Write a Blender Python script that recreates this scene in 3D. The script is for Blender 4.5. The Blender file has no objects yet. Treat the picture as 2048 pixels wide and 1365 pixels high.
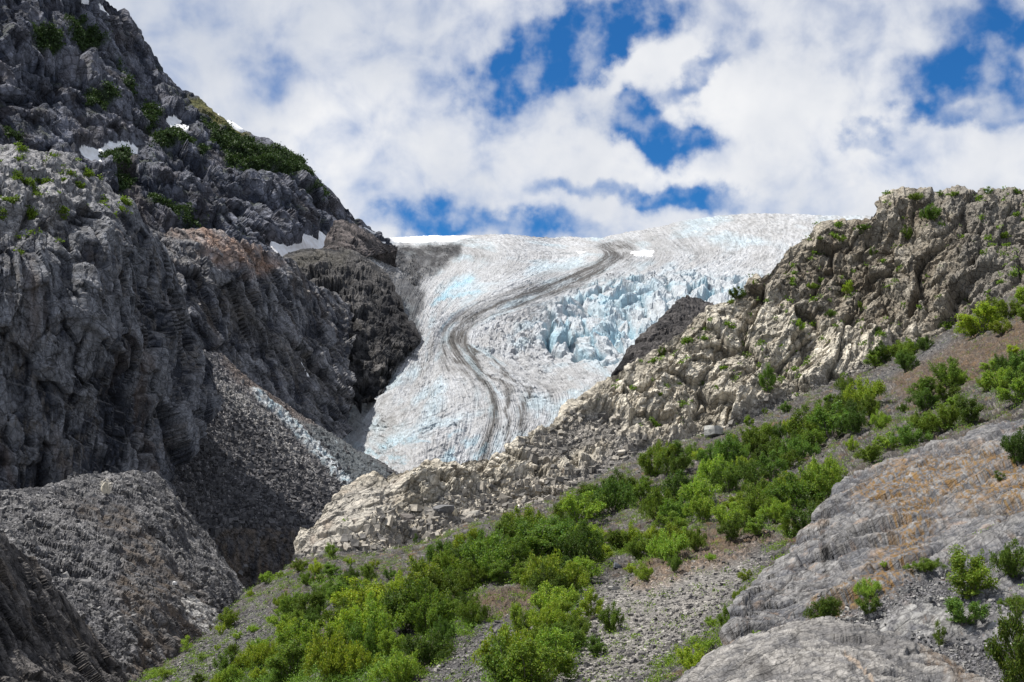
import bpy, math, random
import numpy as np
from mathutils import Vector
import os
Q = 1.0                      # grid density factor (1 = final)
F32 = np.float32
sc = bpy.context.scene
COL = sc.collection

# ------------------------------------------------------------------ camera
FPX = 2844.4                 # focal length in photo pixels (50 mm on a 36 mm sensor)
PITCH = math.radians(8.0)
CAM = np.array([0.0, 0.0, 100.0])
FW = np.array([0.0, math.cos(PITCH), math.sin(PITCH)])
UPV = np.array([0.0, -math.sin(PITCH), math.cos(PITCH)])
cd = bpy.data.cameras.new('camera'); cam = bpy.data.objects.new('camera', cd); COL.objects.link(cam)
cd.lens = 50; cd.sensor_width = 36; cd.clip_end = 60000; cd.clip_start = 0.5
cam.location = CAM; cam.rotation_euler = (math.radians(98.0), 0, 0)
sc.camera = cam

# ------------------------------------------------------------------ view + sun
sc.view_settings.view_transform = 'Standard'; sc.view_settings.look = 'None'
sc.view_settings.exposure = 0.38; sc.view_settings.gamma = 1.0
SUN = Vector((-0.50, -0.04, 0.86)).normalized()
sun_el = math.asin(SUN.z); sun_az = math.atan2(SUN.x, SUN.y)
sd = bpy.data.lights.new('sun', 'SUN'); so = bpy.data.objects.new('sun', sd); COL.objects.link(so)
sd.energy = 5.0; sd.angle = math.radians(0.5); sd.color = (1.0, 0.955, 0.88)
so.rotation_euler = SUN.to_track_quat('Z', 'Y').to_euler()

# ------------------------------------------------------------------ world: sky + clouds
def px_dir(x, y):
    v = FW + np.array([1.0, 0, 0]) * ((x - 1024) / FPX) + UPV * ((682.5 - y) / FPX)
    return v / np.linalg.norm(v)
def px_ae(x, y):
    v = px_dir(x, y); return math.degrees(math.atan2(v[0], v[1])), math.degrees(math.asin(v[2]))
world = bpy.data.worlds.new('World'); sc.world = world; world.use_nodes = True
wt = world.node_tree; wt.nodes.clear(); W = wt.nodes; WL = wt.links.new
def wm(op, a, b=None, c=None, clamp=False):
    n = W.new('ShaderNodeMath'); n.operation = op; n.use_clamp = clamp
    for i, v in enumerate((a, b, c)):
        if v is None: continue
        if isinstance(v, (int, float)): n.inputs[i].default_value = v
        else: WL(v, n.inputs[i])
    return n.outputs[0]
def wsm(v, lo, hi, a=0.0, b=1.0):
    n = W.new('ShaderNodeMapRange'); n.interpolation_type = 'SMOOTHSTEP'
    WL(v, n.inputs[0]); n.inputs[1].default_value = lo; n.inputs[2].default_value = hi
    n.inputs[3].default_value = a; n.inputs[4].default_value = b; return n.outputs[0]
tc = W.new('ShaderNodeTexCoord'); sep = W.new('ShaderNodeSeparateXYZ'); WL(tc.outputs['Generated'], sep.inputs[0])
az = wm('MULTIPLY', wm('ARCTAN2', sep.outputs[0], sep.outputs[1]), 57.29578)
el = wm('MULTIPLY', wm('ARCSINE', sep.outputs[2]), 57.29578)
cmb = W.new('ShaderNodeCombineXYZ'); WL(az, cmb.inputs[0]); WL(el, cmb.inputs[1])
def wnoise(scale, detail, rough, vec, dist=0.0, w=None):
    n = W.new('ShaderNodeTexNoise'); n.inputs['Scale'].default_value = scale; n.inputs['Detail'].default_value = detail
    n.inputs['Roughness'].default_value = rough; n.inputs['Distortion'].default_value = dist
    WL(vec, n.inputs['Vector']); return n
wn = wnoise(0.42, 5, 0.54, cmb.outputs[0])
off = W.new('ShaderNodeVectorMath'); off.operation = 'MULTIPLY_ADD'
WL(wn.outputs['Color'], off.inputs[0]); off.inputs[1].default_value = (4.8, 3.6, 0); off.inputs[2].default_value = (-2.4, -1.8, 0)
wv = W.new('ShaderNodeVectorMath'); wv.operation = 'ADD'; WL(cmb.outputs[0], wv.inputs[0]); WL(off.outputs[0], wv.inputs[1])
def blob(x, y, a, b, rot, amp):
    ca, ce = px_ae(x, y); k = 57.29578 / FPX
    s = W.new('ShaderNodeVectorMath'); s.operation = 'SUBTRACT'; WL(wv.outputs[0], s.inputs[0]); s.inputs[1].default_value = (ca, ce, 0)
    r = W.new('ShaderNodeVectorRotate'); r.rotation_type = 'Z_AXIS'; WL(s.outputs[0], r.inputs['Vector']); r.inputs['Angle'].default_value = -math.radians(rot)
    m = W.new('ShaderNodeVectorMath'); m.operation = 'MULTIPLY'; WL(r.outputs[0], m.inputs[0]); m.inputs[1].default_value = (1 / (a * k * 1.3), 1 / (b * k * 1.45), 0)
    l = W.new('ShaderNodeVectorMath'); l.operation = 'LENGTH'; WL(m.outputs[0], l.inputs[0])
    return wsm(l.outputs['Value'], 0.15, 1.35, amp, 0.0)
holes = [(1125,110,190,48,22,1.0),(1040,165,130,62,20,.95),(1310,42,170,42,0,.75),(1215,228,120,34,-12,.95),(1060,95,170,60,10,.4),
 (1335,262,110,40,-22,.9),(1372,295,45,34,0,.8),(1280,205,60,40,0,.6),(1405,150,80,20,32,.7),(1450,95,60,40,50,.35),
 (1185,386,100,17,2,.75),(1400,398,100,24,-10,.95),(1330,385,70,16,-10,.4),(905,440,125,32,-6,.9),(1080,458,110,22,-8,.8),(830,448,90,22,0,.5),
 (1960,115,130,48,18,.95),(2050,15,110,40,0,.8),(1835,225,60,18,10,.6),(1935,236,50,18,0,.7),(1745,275,40,14,0,.6),(2040,190,60,50,0,.45),
 (1700,85,90,60,0,.28),(1880,160,90,60,0,.4),(545,120,60,50,0,.22),(505,165,40,25,0,.2),(690,310,80,60,0,.12),(1900,20,60,40,0,.4)]
tot = None
for h in holes:
    o = blob(*h); tot = o if tot is None else wm('ADD', tot, o)
for p in [(1290,112,165,42,22,.75),(1140,215,75,34,0,.5),(1510,215,190,90,0,.5),(1150,330,200,40,0,.3)]:
    tot = wm('SUBTRACT', tot, blob(*p))
n1 = wnoise(0.45, 5, 0.52, cmb.outputs[0], 0.3)
n2 = wnoise(0.16, 6, 0.55, cmb.outputs[0], 0.2)
far = wsm(wm('ABSOLUTE', az), 22, 35)                       # beyond the pictured part: ordinary broken cloud
fld = wm('ADD', tot, wm('MULTIPLY', wm('SUBTRACT', n1.outputs[0], 0.5), 2.0))
fld = wm('ADD', fld, wm('MULTIPLY', far, wm('MULTIPLY', wm('SUBTRACT', n2.outputs[0], 0.42), 2.5)))
wsp = wnoise(0.75, 4, 0.5, cmb.outputs[0], 0.0)
blue = wm('MULTIPLY', wsm(fld, -0.38, 1.12), wsm(wsp.outputs[0], 0.42, 0.78, 1.0, 0.45))
sky = W.new('ShaderNodeTexSky'); sky.sky_type = 'NISHITA'; sky.sun_disc = False
sky.sun_elevation = sun_el; sky.sun_rotation = sun_az; sky.altitude = 300; sky.air_density = 1.0; sky.dust_density = 0.1; sky.ozone_density = 3.0
st = W.new('ShaderNodeMixRGB'); st.blend_type = 'MULTIPLY'; st.inputs[0].default_value = 1; WL(sky.outputs[0], st.inputs[1]); st.inputs[2].default_value = (0.20, 0.68, 1.14, 1)
n3 = wnoise(0.22, 5, 0.5, cmb.outputs[0], 0.0)
ccol = W.new('ShaderNodeMixRGB'); ccol.inputs[1].default_value = (6.3, 6.8, 7.8, 1); ccol.inputs[2].default_value = (9.9, 9.95, 10.1, 1)
tone = wm('ADD', wm('MULTIPLY', wm('SUBTRACT', n3.outputs[0], 0.5), 1.7), 0.62)
tone = wm('SUBTRACT', tone, blob(430, 60, 420, 130, -15, .42)); tone = wm('SUBTRACT', tone, blob(1800, 60, 260, 90, 0, .22))
tone = wm('ADD', tone, blob(690, 250, 150, 120, 0, .35)); tone = wm('ADD', tone, blob(1560, 260, 170, 100, 0, .35))
WL(wm('ADD', tone, 0.0, clamp=True), ccol.inputs[0])
mx = W.new('ShaderNodeMixRGB'); WL(blue, mx.inputs[0]); WL(ccol.outputs[0], mx.inputs[1]); WL(st.outputs[0], mx.inputs[2])
bg = W.new('ShaderNodeBackground'); bg.inputs['Strength'].default_value = 0.072; WL(mx.outputs[0], bg.inputs[0])
wo = W.new('ShaderNodeOutputWorld'); WL(bg.outputs[0], wo.inputs[0])

# ------------------------------------------------------------------ numpy noise
_rng = np.random.default_rng(7)
_G = _rng.normal(size=(256, 3)); _G = (_G / np.linalg.norm(_G, axis=1)[:, None]).astype(F32)
_R = _rng.random((4096, 4)).astype(F32)
def _h(ix, iy, iz, seed):
    h = ix * np.int32(73856093) ^ iy * np.int32(19349663) ^ iz * np.int32(83492791) ^ np.int32(seed * 7919 + 13)
    h = (h ^ (h >> 13)) * np.int32(1274126177); return h ^ (h >> 16)
def noise(P, seed=0):
    P = P.astype(F32); i = np.floor(P).astype(np.int32); f = P - i
    u = f * f * f * (f * (f * 6 - 15) + 10); out = 0
    for dx in (0, 1):
        wx = u[:, 0] if dx else 1 - u[:, 0]
        for dy in (0, 1):
            wy = u[:, 1] if dy else 1 - u[:, 1]
            for dz in (0, 1):
                wz = u[:, 2] if dz else 1 - u[:, 2]
                g = _G[_h(i[:, 0] + dx, i[:, 1] + dy, i[:, 2] + dz, seed) & 255]
                out = out + wx * wy * wz * (g[:, 0] * (f[:, 0] - dx) + g[:, 1] * (f[:, 1] - dy) + g[:, 2] * (f[:, 2] - dz))
    return out * 1.6
def fbm(P, oct=4, seed=0, gain=0.5, ridged=False):
    a, s, tot_, fr = 1.0, 0, 0, 1.0
    for k in range(oct):
        n = noise(P * fr, seed + k * 17)
        if ridged: n = 1 - 2 * np.abs(n)
        s = s + a * n; tot_ += a; a *= gain; fr *= 2.03
    return s / tot_
def facets(P, seed=0, tilt=0.9, crack=0.0, soft=0.05):
    """blocky fracture: every cell gets its own height and tilt, neighbours meet in a narrow bevel"""
    P = P.astype(F32); b = np.floor(P - 0.5).astype(np.int32); ds, vs = [], []
    for dx in (0, 1):
        for dy in (0, 1):
            for dz in (0, 1):
                ix, iy, iz = b[:, 0] + dx, b[:, 1] + dy, b[:, 2] + dz
                r = _R[_h(ix, iy, iz, seed) & 4095]
                ox = P[:, 0] - (ix + 0.15 + 0.7 * r[:, 0]); oy = P[:, 1] - (iy + 0.15 + 0.7 * r[:, 1]); oz = P[:, 2] - (iz + 0.15 + 0.7 * r[:, 2])
                ds.append(ox * ox + oy * oy + oz * oz)
                vs.append((r[:, 3] - 0.5) * .8 + tilt * ((r[:, 1] - 0.5) * ox + (r[:, 2] - 0.5) * oy + (r[:, 0] - 0.5) * oz) * 3)
    ds = np.stack(ds); vs = np.stack(vs); o = np.partition(ds, 1, axis=0); w = np.exp(-(ds - o[0]) / soft)
    val = (w * vs).sum(0) / w.sum(0); e = np.sqrt(o[1]) - np.sqrt(o[0])
    if crack: val = val - crack * np.clip(1 - e / 0.12, 0, 1)
    return val, e
def sstep(x, a, b):
    t = np.clip((x - a) / (b - a), 0, 1); return t * t * (3 - 2 * t)
def lerp(a, b, t): return a + (b - a) * t
def mixc(a, b, t): return a * (1 - t[:, None]) + np.asarray(b, F32) * t[:, None]
def polymask(px, py, poly, feather=8.0, warp=None, ws=30.0, seed=3):
    """1 inside, 0 outside a photo-space outline, with a ragged natural edge"""
    if warp:
        q = np.stack([px / ws, py / ws, np.zeros_like(px)], 1)
        px = px + warp * fbm(q, 4, seed, .6); py = py + warp * fbm(q + 31.7, 4, seed + 5, .6)
    inside = np.zeros(len(px), bool); dist = np.full(len(px), 1e9, F32); n = len(poly)
    for k in range(n):
        x0, y0 = poly[k]; x1, y1 = poly[(k + 1) % n]
        dx, dy = x1 - x0, y1 - y0
        t = np.clip(((px - x0) * dx + (py - y0) * dy) / (dx * dx + dy * dy + 1e-9), 0, 1)
        dist = np.minimum(dist, np.hypot(px - x0 - t * dx, py - y0 - t * dy))
        c = ((y0 > py) != (y1 > py)) & (px < (x1 - x0) * (py - y0) / ((y1 - y0) if y1 != y0 else 1e-9) + x0)
        inside ^= c
    sd_ = np.where(inside, dist, -dist)
    return sstep(sd_, -feather, feather).astype(F32)
def linemask(px, py, pts, width, warp=0, ws=30, seed=1):
    if warp:
        q = np.stack([px / ws, py / ws, np.zeros_like(px)], 1)
        px = px + warp * fbm(q, 3, seed); py = py + warp * fbm(q + 31.7, 3, seed + 5)
    dist = np.full(len(px), 1e9, F32)
    for (x0, y0), (x1, y1) in zip(pts[:-1], pts[1:]):
        dx, dy = x1 - x0, y1 - y0
        t = np.clip(((px - x0) * dx + (py - y0) * dy) / (dx * dx + dy * dy + 1e-9), 0, 1)
        dist = np.minimum(dist, np.hypot(px - x0 - t * dx, py - y0 - t * dy))
    return np.clip(1 - dist / width, 0, 1)

# ------------------------------------------------------------------ terrain sheets (every point stands at its own real distance)
def to_world(px, py, d):
    return (CAM[None] + d[:, None] * (FW[None] + np.stack([(px - 1024) / FPX, 0 * px, 0 * px], 1) + UPV[None] * ((682.5 - py) / FPX)[:, None]))
def tps(ctrl):
    c = np.array(ctrl, float); X = c[:, :2] / 500.0; y = np.log(c[:, 2]); n = len(c)
    def U(r2): return np.where(r2 > 1e-12, 0.5 * r2 * np.log(r2 + 1e-20), 0)
    K = U(((X[:, None] - X[None]) ** 2).sum(-1)) + np.eye(n) * 0.004
    Pm = np.concatenate([np.ones((n, 1)), X], 1)
    A = np.zeros((n + 3, n + 3)); A[:n, :n] = K; A[:n, n:] = Pm; A[n:, :n] = Pm.T
    w = np.linalg.solve(A, np.concatenate([y, np.zeros(3)]))
    def f(px, py):
        q = np.stack([px, py], 1) / 500.0; r = np.full(len(q), 0.0) + w[n] + w[n + 1] * q[:, 0] + w[n + 2] * q[:, 1]
        for k in range(n): r += w[k] * U(((q - X[k]) ** 2).sum(-1))
        return np.exp(r)
    return f
class Sheet: pass
def sheet(top, bot, ctrl, step, back=(60, 40), bdir=(0, 1), nb=22, jit=2.5, seed=0, roll=0.0):
    """a landform from its crest line down to its foot, plus the far side rolling away behind the crest"""
    S = Sheet(); step = step / Q
    top = np.array(top, float); bot = np.array(bot, float)
    x0, x1 = top[0, 0], top[-1, 0]; nx = max(8, int((x1 - x0) / step)); xs = np.linspace(x0, x1, nx)
    ty = np.interp(xs, top[:, 0], top[:, 1]); by = np.interp(xs, bot[:, 0], bot[:, 1])
    q = np.stack([xs / 22, 0 * xs, 0 * xs], 1); ty = ty + jit * fbm(q, 4, seed + 90, .6)
    by = np.maximum(by, ty + 4)
    ny = max(8, int(np.percentile(by - ty, 90) / step)); t = np.linspace(0, 1, ny)
    PX = np.repeat(xs[None], ny, 0); PY = ty[None] + (by - ty)[None] * t[:, None]
    f = tps(ctrl); D = f(PX.ravel(), PY.ravel())
    if roll: D = D * (1 + roll * np.clip(1 - (PX.ravel() - x0) / 40, 0, 1) ** 2)
    S.crest = np.concatenate([np.zeros(nb * nx), (PY - ty[None]).ravel()]); P = to_world(PX.ravel(), PY.ravel(), D).reshape(ny, nx, 3)
    # far side
    k = (np.arange(nb, 0, -1) / nb) ** 1.6
    L, Hh = back; bd = np.array([bdir[0], bdir[1], 0.0]); bd /= np.linalg.norm(bd)
    view = P[0] - CAM; view[:, 2] = 0; view /= np.linalg.norm(view, axis=1)[:, None]
    dirn = view * 0.5 + bd[None] * 0.5
    B = P[0][None] + dirn[None] * (L * k)[:, None, None]; B[:, :, 2] -= (Hh * k ** 1.12)[:, None]
    S.P = np.concatenate([B, P], 0); S.nb = nb; S.ny, S.nx = S.P.shape[:2]
    S.px = np.concatenate([np.repeat(xs[None], nb, 0), PX], 0).ravel(); S.py = np.concatenate([np.repeat(ty[None], nb, 0), PY], 0).ravel()
    S.mpp = float(np.median(D)) / FPX
    N_ = gnorm(S.P)
    for _ in range(10):
        Np = np.pad(N_, ((1, 1), (1, 1), (0, 0)), 'edge'); N_ = Np[:-2, 1:-1] + Np[2:, 1:-1] + Np[1:-1, :-2] + Np[1:-1, 2:] + N_; N_ /= np.linalg.norm(N_, axis=2)[:, :, None] + 1e-9
    S.N = N_; S.P = S.P.reshape(-1, 3); S.N = S.N.reshape(-1, 3); S.D = D
    S.V = S.P.copy(); return S
def gnorm(G):
    a = np.gradient(G, axis=1); b = np.gradient(G, axis=0); n = np.cross(b, a)
    n /= np.linalg.norm(n, axis=2)[:, :, None] + 1e-12
    v = CAM[None, None] - G; s = np.sign((n * v).sum(-1)[G.shape[0] // 2:].mean()); return n * (s if s else 1)
def displace(S, d):
    S.V = S.V + S.N * d[:, None]; S.N2 = gnorm(S.V.reshape(S.ny, S.nx, 3)).reshape(-1, 3)
def link_mesh(name, V, Fq, mat, col=None, smooth=False, parent=None, extra=None):
    me = bpy.data.meshes.new(name); V = np.ascontiguousarray(V, F32); Fq = np.ascontiguousarray(Fq, np.int32); k = Fq.shape[1]
    me.vertices.add(len(V)); me.vertices.foreach_set('co', V.ravel())
    me.loops.add(Fq.size); me.loops.foreach_set('vertex_index', Fq.ravel())
    me.polygons.add(len(Fq)); me.polygons.foreach_set('loop_start', np.arange(0, Fq.size, k, dtype=np.int32))
    me.polygons.foreach_set('use_smooth', np.full(len(Fq), smooth))
    me.update(calc_edges=True)
    if col is not None:
        a = me.color_attributes.new('Col', 'FLOAT_COLOR', 'POINT'); c = np.ones((len(V), 4), F32); c[:, :3] = np.clip(col, 0, 1)
        a.data.foreach_set('color', c.ravel())
    for nm, arr in (extra or {}).items():
        a = me.attributes.new(nm, 'FLOAT', 'POINT'); a.data.foreach_set('value', np.ascontiguousarray(arr, F32))
    if mat: me.materials.append(mat)
    o = bpy.data.objects.new(name, me); COL.objects.link(o)
    if parent: o.parent = parent
    return o
def grid_faces(ny, nx):
    i = np.arange((ny - 1) * nx).reshape(ny - 1, nx)[:, :-1].ravel(); return np.stack([i, i + nx, i + nx + 1, i + 1], 1)
def tagk(o, kind=None, label=None, cat=None, group=None):
    if kind: o['kind'] = kind
    if label: o['label'] = label
    if cat: o['category'] = cat
    if group: o['group'] = group
    return o
def emit(S, name, mat, col, smooth=False, label=None, cat=None, extra=None):
    o = link_mesh(name, S.V, grid_faces(S.ny, S.nx), mat, col, smooth, extra=extra); tagk(o, 'structure', label, cat); S.obj = o; S.col = col; return o
def lookup(S, x, y):
    """visible surface point of the sheet at photo position x, y"""
    if not hasattr(S, 'sx'):
        r = S.V - CAM; dd = r @ FW; S.sx = 1024 + FPX * r[:, 0] / dd; S.sy = 682.5 - FPX * (r @ UPV) / dd; S.dd = dd
    e = (S.sx - x) ** 2 + (S.sy - y) ** 2; near = np.where(e < max(9.0, e.min() * 1.2))[0]; k = near[np.argmin(S.dd[near])]
    return S.V[k], S.N2[k]

# ------------------------------------------------------------------ materials
class NT:
    def __init__(s, name):
        s.m = bpy.data.materials.new(name); s.m.use_nodes = True; s.t = s.m.node_tree; s.t.nodes.clear()
    def n(s, ty, **kw):
        n = s.t.nodes.new('ShaderNode' + ty)
        for k, v in kw.items():
            if k.startswith('i_'):
                key = k[2:]; key = int(key) if key.isdigit() else key.replace('_', ' ')
                if isinstance(v, bpy.types.NodeSocket): s.t.links.new(v, n.inputs[key])
                else: n.inputs[key].default_value = v
            else: setattr(n, k, v)
        return n
    def math(s, op, a, b=0.0): return s.n('Math', operation=op, i_0=a, i_1=b).outputs[0]
    def ramp(s, v, a, b, lo=0.0, hi=1.0):
        return s.n('MapRange', i_0=v, i_1=a, i_2=b, i_3=lo, i_4=hi).outputs[0]
    def mul(s, a, b, blend='MULTIPLY', f=1.0): return s.n('MixRGB', blend_type=blend, i_0=f, i_1=a, i_2=b).outputs[0]
def rock_mat(name, mpp, rough=0.92, bump=1.0, contrast=0.45, stone=0.0, streak=None, spec=0.25, rot=(0, 0, 0)):
    """vertex colours carry the large rock types; nodes add grain, cracks, stones and relief below grid size"""
    t = NT(name); pos = t.n('NewGeometry').outputs['Position']
    if streak:
        pos = t.n('Mapping', vector_type='TEXTURE', i_Vector=pos, i_Rotation=tuple(-r for r in rot), i_Scale=tuple(1 / s for s in streak)).outputs[0]
    col = t.n('Attribute', attribute_name='Col').outputs['Color']
    u = 1.0 / mpp
    a = t.n('TexNoise', i_Vector=pos, i_Scale=u / 26, i_Detail=9.0, i_Roughness=0.68, i_Distortion=0.4)
    b = t.n('TexNoise', i_Vector=pos, i_Scale=u / 5.5, i_Detail=5.0, i_Roughness=0.7)
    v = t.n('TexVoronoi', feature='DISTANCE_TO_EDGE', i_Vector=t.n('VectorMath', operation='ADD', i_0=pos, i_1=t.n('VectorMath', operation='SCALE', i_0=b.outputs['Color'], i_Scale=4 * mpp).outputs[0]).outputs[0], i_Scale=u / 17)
    k = t.math('ADD', t.ramp(a.outputs[0], 0.25, 0.75, 1 - contrast, 1 + contrast), t.ramp(b.outputs[0], 0.3, 0.7, -contrast * .5, contrast * .5))
    c = t.mul(col, t.n('CombineColor', i_0=k, i_1=k, i_2=k).outputs[0])
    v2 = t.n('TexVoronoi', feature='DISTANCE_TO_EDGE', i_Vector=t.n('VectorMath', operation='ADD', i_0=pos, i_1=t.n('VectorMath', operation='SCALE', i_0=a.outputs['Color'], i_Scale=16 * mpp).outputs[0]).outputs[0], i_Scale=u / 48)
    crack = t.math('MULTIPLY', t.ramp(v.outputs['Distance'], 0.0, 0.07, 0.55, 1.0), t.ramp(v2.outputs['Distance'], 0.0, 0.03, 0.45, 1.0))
    h = t.math('ADD', t.math('MULTIPLY', a.outputs[0], 9.0), t.math('MULTIPLY', b.outputs[0], 3.0))
    h = t.math('ADD', h, t.math('MULTIPLY', t.ramp(v.outputs['Distance'], 0, 0.12), 1.2))
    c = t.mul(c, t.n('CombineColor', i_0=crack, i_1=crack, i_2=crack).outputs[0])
    if stone:
        g = t.n('Attribute', attribute_name='stony').outputs['Fac']
        vs = t.n('TexVoronoi', i_Vector=t.n('NewGeometry').outputs['Position'], i_Scale=u / 5.0)
        vb = t.n('TexVoronoi', i_Vector=t.n('NewGeometry').outputs['Position'], i_Scale=u / 2.4)
        r = t.n('SeparateColor', i_0=vs.outputs['Color']).outputs[0]; r2 = t.n('SeparateColor', i_0=vb.outputs['Color']).outputs[0]
        kk = t.math('ADD', t.math('MULTIPLY', t.math('POWER', r, 5.0), 1.7), t.math('ADD', t.math('MULTIPLY', t.math('POWER', r2, 3.0), 1.0), 0.55))
        cs = t.mul(col, t.n('CombineColor', i_0=kk, i_1=kk, i_2=kk).outputs[0])
        c = t.n('MixRGB', i_0=t.math('MULTIPLY', g, stone), i_1=c, i_2=cs).outputs[0]
        hs = t.math('ADD', t.ramp(vs.outputs['Distance'], 0, .6, 4.0, 0), t.ramp(vb.outputs['Distance'], 0, .6, 2.0, 0))
        h = t.n('Mix', data_type='FLOAT', i_0=t.math('MULTIPLY', g, stone), i_2=h, i_3=hs).outputs[0]
    bp = t.n('Bump', i_Strength=bump, i_Distance=mpp, i_Height=h)
    p = t.n('BsdfPrincipled', i_Base_Color=c, i_Roughness=rough, i_Normal=bp.outputs[0]); p.inputs['Specular IOR Level'].default_value = spec
    o = t.n('OutputMaterial'); t.t.links.new(p.outputs[0], o.inputs[0]); return t.m
# ------------------------------------------------------------------ landforms
def rotm(rx, ry, rz):
    a, b, c = map(math.radians, (rx, ry, rz))
    X = np.array([[1, 0, 0], [0, math.cos(a), -math.sin(a)], [0, math.sin(a), math.cos(a)]])
    Y = np.array([[math.cos(b), 0, math.sin(b)], [0, 1, 0], [-math.sin(b), 0, math.cos(b)]])
    Z = np.array([[math.cos(c), -math.sin(c), 0], [math.sin(c), math.cos(c), 0], [0, 0, 1]]); return Z @ Y @ X
def joints(p, n, size, seed, wob=.35):
    """parallel joint planes: the rock steps in and out from one layer to the next"""
    n = np.array(n, float); n /= np.linalg.norm(n); t = p @ n / size + wob * fbm(p / (size * 5), 3, seed) * 3
    c0 = np.floor(t).astype(np.int32); f = (t - c0).astype(F32)
    def rv(c_): return _R[_h(c_, c_ * 0 + seed, c_ * 0, seed) & 4095, 0] - .5
    blk = fbm(p / (size * 3.2), 2, seed + 3)
    return (rv(c0) * 1.0 + (f - .5) * (.5 + rv(c0 + 77))) * np.clip(.7 + blk * 1.3, .1, 1.5)
def rocky(S, seed, big=(150, 16), f1=(60, 13), f2=(24, 5.5), f3=(10, 2.4), fine=(5, .8), aniso=(1, 1, .55), rot=(0, 0, 0), ridge=(70, 6), warp=14, calm=None, ribs=None, soft=.006, jn=(), crest=.45, vert=1.0):
    """relief in metres; sizes are given in photo pixels at the sheet's own distance"""
    p = ((S.P - CAM) @ rotm(*rot).T) / S.mpp; S.Q = p.astype(F32)
    w = np.stack([fbm(p / 95 + k * 11.3, 2, seed + k, .5) for k in range(3)], 1) * warp
    q = ((p + w) * np.array(aniso)).astype(F32)
    d = big[1] * fbm(p / big[0], 3, seed + 5)
    if ribs: d = d + ribs[1] * fbm((p + w * 1.4) * np.array([1, 1, ribs[2]]) / ribs[0], 3, seed + 60, .5, True)
    if ridge: d = d + ridge[1] * .6 * fbm(q / ridge[0], 5, seed + 9, .58, ridged=True)
    S.cell = {}
    qv = q * np.array([1, 1, vert], F32)
    for j, (sz, am) in enumerate((f1, f2, f3)):
        v, ed = facets((qv if j > 1 else q) / sz + 3.7 * j, seed + 20 + j, tilt=1.45, crack=(.45, .4, .2)[j], soft=soft); d = d + am * v; S.cell[j] = v
    v, ed = facets(qv / (f3[0] * .52) + 5, seed + 29, tilt=1.45, crack=.2, soft=soft); d = d + f3[1] * .5 * v
    for k, (n_, sz, am) in enumerate(jn): d = d + am * joints(p + w * .5, n_, sz, seed + 130 + k)
    d = d + fine[1] * fbm(qv / fine[0], 2, seed + 40)
    if calm is not None: d = d * (1 - calm)
    d = d * lerp(crest, 1, sstep(S.crest, 0, 50))
    displace(S, d * S.mpp); S.disp = d; return d
def n3(S, size, seed, oct=4, gain=.55, an=(1, 1, 1)): return fbm(S.Q * np.array(an, F32) / size, oct, seed, gain)
def base_col(S, dark, light, seed, size=60, vein=.5):
    t = np.clip(.46 + .85 * n3(S, size, seed) + .30 * S.cell[1] + .30 * S.cell[0] + .18 * S.cell[2], 0, 1)
    c_ = mixc(np.tile(np.array(dark, F32), (len(t), 1)), light, sstep(t, .12, .88))
    v1 = fbm(S.Q * np.array([1.5, 1.2, .5], F32) / 22, 5, seed + 71, .65, True); v2 = fbm(S.Q / 7, 3, seed + 72, .6)
    return c_ * np.clip(1 + vein * (sstep(v1, .25, .9) * 1.5 - .45) + .55 * vein * v2, .35, 2.2)[:, None]
def flat_mask(S, lo, hi): return sstep(S.N2[:, 2], lo, hi)
def snow_on(S, poly, name, label, seed=0, lift=2.2, group=None, cat='snow patch', thin=False, mat=None, col=(.86, .88, .92)):
    """a snow patch resting on a sheet, with its own thickness"""
    m = polymask(S.px, S.py, poly, 2.0 if thin else 1.2, 1 if thin else 3, 14, seed).reshape(S.ny, S.nx); m[:S.nb] = 0
    ins = m > .5; r, c = np.where(ins)
    if len(r) < 4: return None
    r0, r1, c0, c1 = r.min() - 1, r.max() + 2, c.min() - 1, c.max() + 2
    r0, c0 = max(r0, 0), max(c0, 0); G = S.V.reshape(S.ny, S.nx, 3)[r0:r1, c0:c1].copy(); N = S.N.reshape(S.ny, S.nx, 3)[r0:r1, c0:c1]
    mm = m[r0:r1, c0:c1]; ny, nx = mm.shape
    for _ in range(4 if thin else 14):
        Gp = np.pad(G, ((1, 1), (1, 1), (0, 0)), 'edge'); G = (Gp[:-2, 1:-1] + Gp[2:, 1:-1] + Gp[1:-1, :-2] + Gp[1:-1, 2:] + 2 * G) / 6
    G = G + N * ((np.clip(mm * 2 - .8, -.4, 1.2)) * lift * S.mpp)[:, :, None]
    F = grid_faces(ny, nx); keep = (mm.ravel()[F] > .02).any(1); F = F[keep]
    u, inv = np.unique(F, return_inverse=True)
    o = link_mesh(name, G.reshape(-1, 3)[u], inv.reshape(F.shape), mat or M_snow, None, True)
    tagk(o, None, label, cat, group); return o
def snow_mat():
    t = NT('snow'); pos = t.n('NewGeometry').outputs['Position']
    a = t.n('TexNoise', i_Vector=pos, i_Scale=.12, i_Detail=6.0, i_Roughness=.6)
    c = t.n('MixRGB', i_0=t.ramp(a.outputs[0], .35, .75), i_1=(.88, .90, .93, 1), i_2=(.62, .60, .58, 1)).outputs[0]
    bp = t.n('Bump', i_Strength=.5, i_Distance=.8, i_Height=a.outputs[0])
    p = t.n('BsdfPrincipled', i_Base_Color=c, i_Roughness=.7, i_Normal=bp.outputs[0]); t.t.links.new(p.outputs[0], t.n('OutputMaterial').inputs[0]); return t.m
M_snow = snow_mat()

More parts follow.
